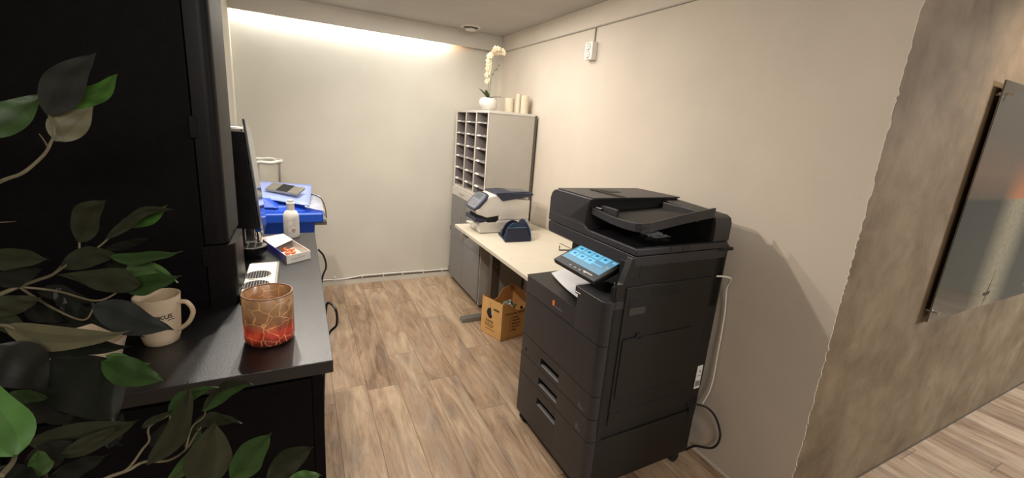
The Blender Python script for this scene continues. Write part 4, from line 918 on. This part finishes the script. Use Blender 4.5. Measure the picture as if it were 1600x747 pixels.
S(.90, .98, .62, .70, .0012, 'menu_icon', e_tl); S(.55, .86, .30, .33, .0012, 'menu_line', e_tl); S(.93, .97, .36, .42, .0012, 'menu_icon', emis('screen_orange', (.5, .35, .15)))
B().hexa(pbox(.66, .86, .11, .135, 0, .001)).build('brand_plate', M['whitem'], panel_)
for k in range(4): B().hexa(pbox(.36+k*.11, .41+k*.11, .07, .105, 0, .002)).build('panel_button', M['key'], panel_)
B().hexa(pbox(.06, .085, .10, .135, 0, .001)).build('status_dot', M['dimprint'], panel_)
b = LB(); b.hexa([L(.25, .19, 1.03), L(.43, .19, 1.03), L(.43, .28, 1.03), L(.25, .28, 1.03), L(.25, .17, 1.065), L(.43, .17, 1.065), L(.43, .28, 1.085), L(.25, .28, 1.085)]); b.build('panel_arm', M['mfpb'], cp)

# sheet of paper in the output tray
pts = [[L(.070+.31*(i/8)+.0*j, (.085 if i == 0 else .085-.02*(i/8))+.19*(j/6), zT+.010+.018*((i/8-.5)**2)*4*.2+.004*math.sin(j)) for j in range(7)] for i in range(9)]
b = B()
A0, A1, A2, A3 = L(.065, .105, .876), L(.400, .045, .876), L(.415, .250, .892), L(.04, .250, .892)
rows = []
for i in range(9):
    u = i/8; rows.append([(A0*(1-u)+A1*u)*(1-j/6)+(A3*(1-u)+A2*u)*(j/6)+V((0, 0, .010*(2*u-1)**2 - .006)) for j in range(7)])
b.rings(rows, close=False); o = b.build('paper_sheet', M['paper'], smooth='all', loc=L(.2, .15, .868)); tag(o, 'white printed sheet lying in the copier output tray', 'paper')

# cables by the copier
o = B().tube(spline([L(W+.003, .620, 1.012), (1.70, 1.19, 1.01), (1.745, 1.185, .995), (1.783, 1.222, .93), (1.795, 1.215, .80), (1.790, 1.205, .60), (1.785, 1.200, .42), (1.77, 1.22, .30)], 8), .004).build('network_cable', M['whitem'], smooth=True, loc=(1.75, 1.2, .8)); tag(o, 'thin white network cable hanging from the back of the copier', 'cable')
o = B().tube(spline([L(W+.003, .640, .345), (1.72, 1.155, .345), (1.765, 1.125, .29), (1.785, 1.10, .20), (1.775, 1.12, .125), (1.74, 1.19, .09), (1.73, 1.24, .03), (1.735, 1.30, .008)], 8), .0055).build('power_cable', M['rubber'], smooth=True, loc=(1.75, 1.15, .2)); tag(o, 'black power cable curving from the copier down to the floor', 'cable')

# ---------------------------------------------------------------- artwork on the concrete wall
ax0, ax1, az0, az1, ay = 2.600, 3.950, .855, 1.940, .750
t = thing('wall_artwork', (3.2, ay, az0), 'large glossy seascape panel on steel standoffs on the concrete wall', 'artwork')
def art_mat():
    m, tt, b = nt('printed_seascape'); tc = tt.nodes.new('ShaderNodeTexCoord'); sp = tt.nodes.new('ShaderNodeSeparateXYZ'); tt.links.new(tc.outputs['Object'], sp.inputs[0])
    mz = tt.nodes.new('ShaderNodeMapRange'); mz.inputs['From Max'].default_value = az1-az0; tt.links.new(sp.outputs['Z'], mz.inputs['Value'])
    r = tt.nodes.new('ShaderNodeValToRGB'); cr = r.color_ramp; tt.links.new(mz.outputs[0], r.inputs['Fac'])
    cr.elements[0].position = 0; cr.elements[0].color = (.080, .075, .058, 1); cr.elements[1].position = 1; cr.elements[1].color = (.095, .090, .075, 1)
    for p, c in ((.30, (.070, .070, .055, 1)), (.530, (.055, .058, .050, 1)), (.545, (.115, .092, .065, 1)), (.65, (.17, .12, .085, 1)), (.80, (.115, .105, .085, 1))):
        e = cr.elements.new(p); e.color = c
    # pale reflection column on the water
    dx = math_node(tt, 'ABSOLUTE', math_node(tt, 'SUBTRACT', sp.outputs['X'], .06)); col = tt.nodes.new('ShaderNodeMapRange'); col.inputs['From Min'].default_value = .05; col.inputs['From Max'].default_value = .26; col.inputs['To Min'].default_value = 1; col.inputs['To Max'].default_value = 0; tt.links.new(dx, col.inputs['Value'])
    below = math_node(tt, 'LESS_THAN', mz.outputs[0], .54)
    n = tt.nodes.new('ShaderNodeTexNoise'); n.inputs['Scale'].default_value = 40; n.inputs['Detail'].default_value = 5; tt.links.new(tc.outputs['Object'], n.inputs['Vector'])
    f = math_node(tt, 'MULTIPLY', math_node(tt, 'MULTIPLY', col.outputs[0], below), math_node(tt, 'ADD', n.outputs['Fac'], .35))
    mx = tt.nodes.new('ShaderNodeMixRGB'); mx.inputs['Color2'].default_value = (.36, .31, .20, 1); tt.links.new(f, mx.inputs['Fac']); tt.links.new(r.outputs[0], mx.inputs['Color1'])
    # orange glow above the horizon
    ab = math_node(tt, 'GREATER_THAN', mz.outputs[0], .54); vz_ = tt.nodes.new('ShaderNodeMapRange'); vz_.inputs['From Min'].default_value = .54; vz_.inputs['From Max'].default_value = .72; vz_.inputs['To Min'].default_value = 1; vz_.inputs['To Max'].default_value = 0; tt.links.new(mz.outputs[0], vz_.inputs['Value'])
    f2 = math_node(tt, 'MULTIPLY', math_node(tt, 'MULTIPLY', col.outputs[0], ab), vz_.outputs[0])
    m2 = tt.nodes.new('ShaderNodeMixRGB'); m2.inputs['Color2'].default_value = (.50, .20, .09, 1); tt.links.new(f2, m2.inputs['Fac']); tt.links.new(mx.outputs[0], m2.inputs['Color1']); tt.links.new(m2.outputs[0], b.inputs['Base Color'])
    sock(b, 'Roughness', .16); sock(b, 'Coat Weight', .5); return m
B().box(ax0, ax1, ay, ay+.006, az0, az1).build('printed_panel', art_mat(), t)
b = B(); bx_ = 3.245; bz_ = .935
b.prism([(bx_-.055, ay-.0008, bz_), (bx_+.045, ay-.0008, bz_+.003), (bx_+.032, ay-.0008, bz_-.016), (bx_-.035, ay-.0008, bz_-.018)], (0, -.0006, 0))
b.prism([(bx_-.004, ay-.0008, bz_), (bx_+.002, ay-.0008, bz_), (bx_+.020, ay-.0008, bz_+.12)], (0, -.0006, 0))
b.prism([(bx_-.004, ay-.0008, bz_-.018), (bx_+.002, ay-.0008, bz_-.018), (bx_-.014, ay-.0008, bz_-.085)], (0, -.0006, 0))
b.build('boat_print', mat('boat_silhouette', (.05, .045, .035), .3, var=0), t)
for x in (ax0+.038, ax1-.04):
    for z in (az0+.048, az1-.055):
        B().cyl((x, ay-.018, z), (x, YE, z), .0085, n=20).build('standoff', M['chrome'], t, True)

# ---------------------------------------------------------------- PLANT
random.seed(21)
pb_ = B(); lay = pb_.bm.loops.layers.color.new('Col')
DK, OL, GR, BR, SL, PG, LT = (.066, .078, .050), (.165, .175, .112), (.185, .280, .125), (.235, .380, .150), (.175, .190, .180), (.36, .35, .26), (.30, .42, .23)
def leaf(bx0, by0, tx0, ty0, hw, col, d0=.60, d1=None, bend=0., tilt=0., fold=.22, split=None):
    """leaf from base pixel to tip pixel, hw = half width in px"""
    d1 = d0-.02 if d1 is None else d1
    b0, t0 = at(bx0, by0, d0), at(tx0, ty0, d1); ax = (t0-b0); Lg = ax.length; a = ax.normalized()
    view = (b0-V((0, 0, CAMH))).normalized(); s = a.cross(view).normalized(); n = s.cross(a).normalized()
    s = (s*math.cos(tilt) + n*math.sin(tilt)).normalized(); n = s.cross(a).normalized()
    w = hw/F*d0; rows = []; sg = random.choice((-1, 1))*random.uniform(.03, .075); NL, NW = 14, 6
    for i in range(NL+1):
        u = i/NL
        prof = max(.03, math.sin(PI*u**.72)**1.02*(1-.28*u)*1.12) if u < .995 else .02
        c = b0 + a*Lg*u + s*(bend*Lg*math.sin(PI*u) + sg*Lg*(-.35*math.sin(2*PI*u) + max(0, (u-.72)/.28)**2)) + n*(-.10*Lg*(u-.5)**2)
        row = []
        for j in range(NW+1):
            q = (j/NW)*2-1; x = w*prof*q
            row.append(c + s*x + n*(fold*abs(x) + .0015*math.sin(u*14+q*3)))
        rows.append([pb_.bm.verts.new(p) for p in row])
    for i in range(NL):
        for j in range(NW):
            f = pb_.bm.faces.new((rows[i][j], rows[i+1][j], rows[i+1][j+1], rows[i][j+1])); f.smooth = True
            side = 1 if j >= NW//2 else -1
            k = 1.0
            if split and side == split[0]: cc_ = split[1]
            else: cc_ = col
            if j in (NW//2-1, NW//2): k = .88
            for lp in f.loops: lp[lay] = (cc_[0]*k, cc_[1]*k, cc_[2]*k, 1)
LV = [
 # upper branch
 (74, 177, 163, 84, 24, SL, .66, .62, .06), (104, 168, 177, 106, 15, BR, .68, .66, -.10), (86, 220, 143, 157, 22, PG, .68, .69, 0), (-34, 212, 66, 142, 25, GR, .62, .66, -.03),
 # middle
 (124, 377, 173, 313, 20, OL, .70, .66, .12), (188, 352, 260, 311, 11, BR, .72, .68, -.10), (168, 373, 284, 336, 9, OL, .70, .67, .14), (176, 401, 287, 402, 10, GR, .66, .62, 0),
 (166, 388, 240, 374, 7, DK, .73, .71, 0), (160, 396, 208, 424, 12, DK, .72, .71, 0),
 (97, 416, 190, 396, 17, OL, .68, .66, .05), (222, 444, 94, 424, 20, OL, .64, .64, .03),
 (192, 446, 286, 438, 16, GR, .67, .63, .0), (190, 437, 280, 435, 15, LT, .69, .66, .14),
 (148, 478, 284, 506, 23, SL, .60, .56, -.06), (126, 486, 232, 522, 15, DK, .63, .60, 0),
 (12, 509, 206, 527, 19, PG, .55, .52, -.05), (30, 528, 205, 552, 20, DK, .57, .55, 0),
 (-20, 398, 76, 410, 19, OL, .58, .58, .0), (-10, 440, 70, 422, 16, DK, .60, .60, 0), (-22, 486, 70, 466, 17, OL, .56, .56, 0), (60, 455, 150, 470, 13, DK, .66, .66, 0), (90, 450, 120, 500, 12, DK, .66, .66, 0), (40, 478, 100, 508, 13, DK, .62, .6, 0),
 (95, 478, 150, 500, 13, DK, .64, .64, 0), (-15, 500, 60, 522, 14, OL, .6, .6, 0), (70, 512, 150, 500, 9, DK, .63, .63, 0),
 # lower left
 (162, 566, 268, 590, 21, GR, .56, .53, -.05), (168, 556, 246, 563, 11, LT, .58, .56, -.1),
 (24, 712, -14, 575, 36, BR, .44, .42, .08), (82, 562, 188, 662, 48, DK, .54, .52, .05), (50, 690, 224, 667, 26, OL, .52, .50, -.03), (-6, 540, 72, 612, 36, DK, .50, .50, 0),
 (14, 616, 80, 625, 10, GR, .52, .5, 0), (100, 706, 192, 666, 10, OL, .5, .49, 0), (20, 640, 110, 640, 22, DK, .56, .56, 0), (60, 650, 150, 610, 26, DK, .58, .57, 0), (100, 640, 190, 700, 20, DK, .6, .6, 0),
 (40, 730, 120, 690, 22, DK, .5, .5, 0), (-10, 735, 60, 760, 22, DK, .46, .46, 0), (80, 745, 170, 715, 16, DK, .54, .54, 0), (150, 560, 60, 590, 12, DK, .60, .60, 0), (60, 745, 64, 700, 14, GR, .48, .47, 0), (170, 700, 190, 640, 12, DK, .6, .6, 0),
 # lower right spray
 (266, 648, 338, 597, 11, GR, .58, .55, .06), (233, 722, 309, 597, 17, OL, .56, .52, -.05), (319, 641, 398, 595, 14, OL, .58, .54, .08, .3, .2, (-1, GR)), (302, 664, 380, 657, 11, OL, .60, .58, .05),
 (322, 762, 331, 656, 31, OL, .53, .50, 0), (262, 752, 315, 667, 15, GR, .55, .52, -.12), (362, 746, 431, 679, 23, GR, .52, .49, .03), (418, 752, 491, 694, 21, OL, .52, .50, .03), (448, 756, 505, 738, 12, LT, .50, .49, .0),
 (223, 668, 268, 640, 6, OL, .57, .57, 0), (238, 700, 262, 655, 9, DK, .6, .6, 0), (290, 700, 320, 650, 10, DK, .6, .6, 0),
]
pot_c = V((-.62, .40, 0))
plant = thing('potted_plant', pot_c, 'leafy green artificial ficus branches in the left foreground', 'plant')
for a in LV:
    bx0, by0, tx0, ty0, hw, col, d0, d1, bend = a[:9]
    extra = dict(tilt=a[9], fold=a[10], split=a[11]) if len(a) > 9 else dict(tilt=random.uniform(-.35, .35))
    leaf(bx0, by0, tx0, ty0, hw, col, d0, d1, bend, **extra)
inv = world(plant).inverted(); bm_ = pb_.bm; bm_.transform(inv); me = bpy.data.meshes.new('foliage'); bm_.to_mesh(me); bm_.free(); me.materials.append(M['leaf'])
fo = bpy.data.objects.new('foliage', me); C.objects.link(fo); fo.parent = plant
def br(pix, r0, r1=None):
    pts = [at(x, y, d) if not isinstance(x, V) else x for x, y, d in pix]
    return spline(pts, 6), r0, r1
top_ = V((-.62, .40, .35))
brs = [
 ([(-60, 318, .60), (0, 284, .62), (30, 273, .63), (48, 261, .64), (70, 240, .65), (80, 222, .66), (85, 209, .66), (82, 192, .66), (74, 177, .66)], .0030, .0014),
 ([(74, 228, .655), (68, 218, .66), (61, 209, .66)], .0014, .0008),
 ([(-40, 349, .6), (0, 347.5, .6), (25, 346, .6)], .0012, .0004),
 ([(-60, 485, .55), (0, 460, .60), (29, 448, .62), (60, 437, .64), (82, 429, .66), (97, 415, .68)], .0034, .0018),
 ([(82, 429, .66), (120, 404, .69), (148, 390, .70), (170, 372, .71), (188, 352, .72)], .0020, .0012),
 ([(124, 397, .69), (124, 388, .70), (124, 377, .70)], .0017, .0014),
 ([(29, 448, .62), (90, 455, .64), (150, 470, .64), (186, 455, .66), (192, 446, .67)], .0018, .0010),
 ([(29, 448, .62), (80, 480, .6), (130, 500, .6), (148, 478, .6)], .0018, .0010),
 ([(-50, 520, .50), (12, 509, .54), (60, 545, .56), (110, 556, .57), (162, 567, .57)], .0024, .0012),
 ([(54, 561, .56), (70, 548, .57), (82, 544, .58)], .0014, .0010),
 ([(0, 745, .40), (18, 725, .42), (24, 712, .44)], .0030, .0018),
 ([(120, 770, .52), (169, 746, .54), (200, 735, .55), (225, 722, .56), (262, 720, .56), (290, 703, .55), (305, 680, .55), (314, 668, .55)], .0024, .0008),
 ([(169, 746, .54), (199, 733, .55), (222, 703, .57), (233, 688, .58), (233, 668, .58), (262, 650, .58), (266, 648, .58)], .0018, .0008),
 ([(266, 648, .58), (264, 665, .575), (255, 690, .57)], .0010, .0008),
 ([(290, 703, .55), (300, 668, .58), (318, 652, .59), (321, 640, .58)], .0012, .0009),
 ([(300, 770, .5), (350, 760, .5), (362, 746, .52)], .0016, .001), ([(380, 770, .5), (410, 760, .51), (418, 752, .52)], .0014, .001), ([(120, 770, .52), (180, 775, .5), (300, 770, .5), (380, 770, .5), (448, 756, .5)], .002, .001),
]
b = B()
for pix, r0, r1 in brs: b.tube(spline([at(x, y, d) for x, y, d in pix], 6), r0, 7, r1)
# trunks linking the sprays to the pot outside the picture
for x, y, d in ((-60, 318, .60), (-40, 349, .6), (-60, 485, .55), (-50, 520, .50), (0, 745, .40), (120, 770, .52)):
    e_ = at(x, y, d); b.tube(spline([V((-.62, .40, .28)), V((-.60, .42, .55)), V((-.5, .46, .85)).lerp(e_, .35), e_], 8), .006, 8, .003 if y < 700 else .0024)
b.build('branch', M['stem'], plant, True)
B().lathe(pot_c, [(.0, 0), (.11, 0), (.12, .02), (.155, .28), (.158, .30), (.148, .30), (.145, .27), (.0, .27)], 32).build('pot', mat('dark_pot', (.05, .05, .05), .5), plant, True)

# ---------------------------------------------------------------- lights
def spot(name, loc, target, power, size=100, blend=.6, col=(1, .82, .62), rad=.04):
    l = bpy.data.lights.new(name, 'SPOT'); l.energy = power; l.spot_size = math.radians(size); l.spot_blend = blend; l.color = col; l.shadow_soft_size = rad
    o = bpy.data.objects.new(name, l); C.objects.link(o); o.location = loc; d = V(target)-V(loc); o.rotation_euler = d.to_track_quat('-Z', 'Y').to_euler(); return o
def area(name, loc, target, power, sx, sy, col=(1, .85, .68)):
    l = bpy.data.lights.new(name, 'AREA'); l.shape = 'RECTANGLE'; l.size = sx; l.size_y = sy; l.energy = power; l.color = col
    o = bpy.data.objects.new(name, l); C.objects.link(o); o.location = loc; d = V(target)-V(loc); o.rotation_euler = d.to_track_quat('-Z', 'Y').to_euler(); return o
spot('spot_over_counter', (-.14, 2.20, 2.20), (1.1, 2.2, 0), 68, 160, .8, (1, .92, .82), .025)
spot('spot_over_bin', (.02, 2.62, 2.34), (1.1, 2.2, 0), 48, 158, .8, (1, .92, .82), .03)
spot('spot_hall_left', (1.15, -1.6, 2.40), (1.6, 2.4, .9), 58, 120, .8, (1, .92, .83))
spot('spot_hall_right', (2.85, .30, 2.40), (2.85, .78, 1.3), 34, 120, .9, (1, .86, .70))
area('hall_panel', (4.6, -1.2, 2.40), (4.4, -.6, 0), 215, .8, .8, (.84, .91, 1))
area('hall_fill', (.1, -1.3, 2.40), (-.2, .6, .9), 62, 1.0, .8, (1, .93, .86))  # added fill behind the camera, brightens the room and leaves
area('room_fill', (.9, 3.0, 2.41), (.9, 3.0, 0), 26, 1.0, 1.2, (1, .95, .89))
area('cove_wash', (.42, YF-.03+.045, ZB+.055), (.42, YB+.02, 1.2), 14, 1.68, .02, (.95, .98, 1))
w = bpy.data.worlds.new('world'); bpy.context.scene.world = w; w.use_nodes = True
w.node_tree.nodes['Background'].inputs[0].default_value = (1, .85, .7, 1); w.node_tree.nodes['Background'].inputs[1].default_value = .15
sc = bpy.context.scene
sc.view_settings.view_transform = 'Standard'; sc.view_settings.look = 'None'; sc.view_settings.exposure = -0.06
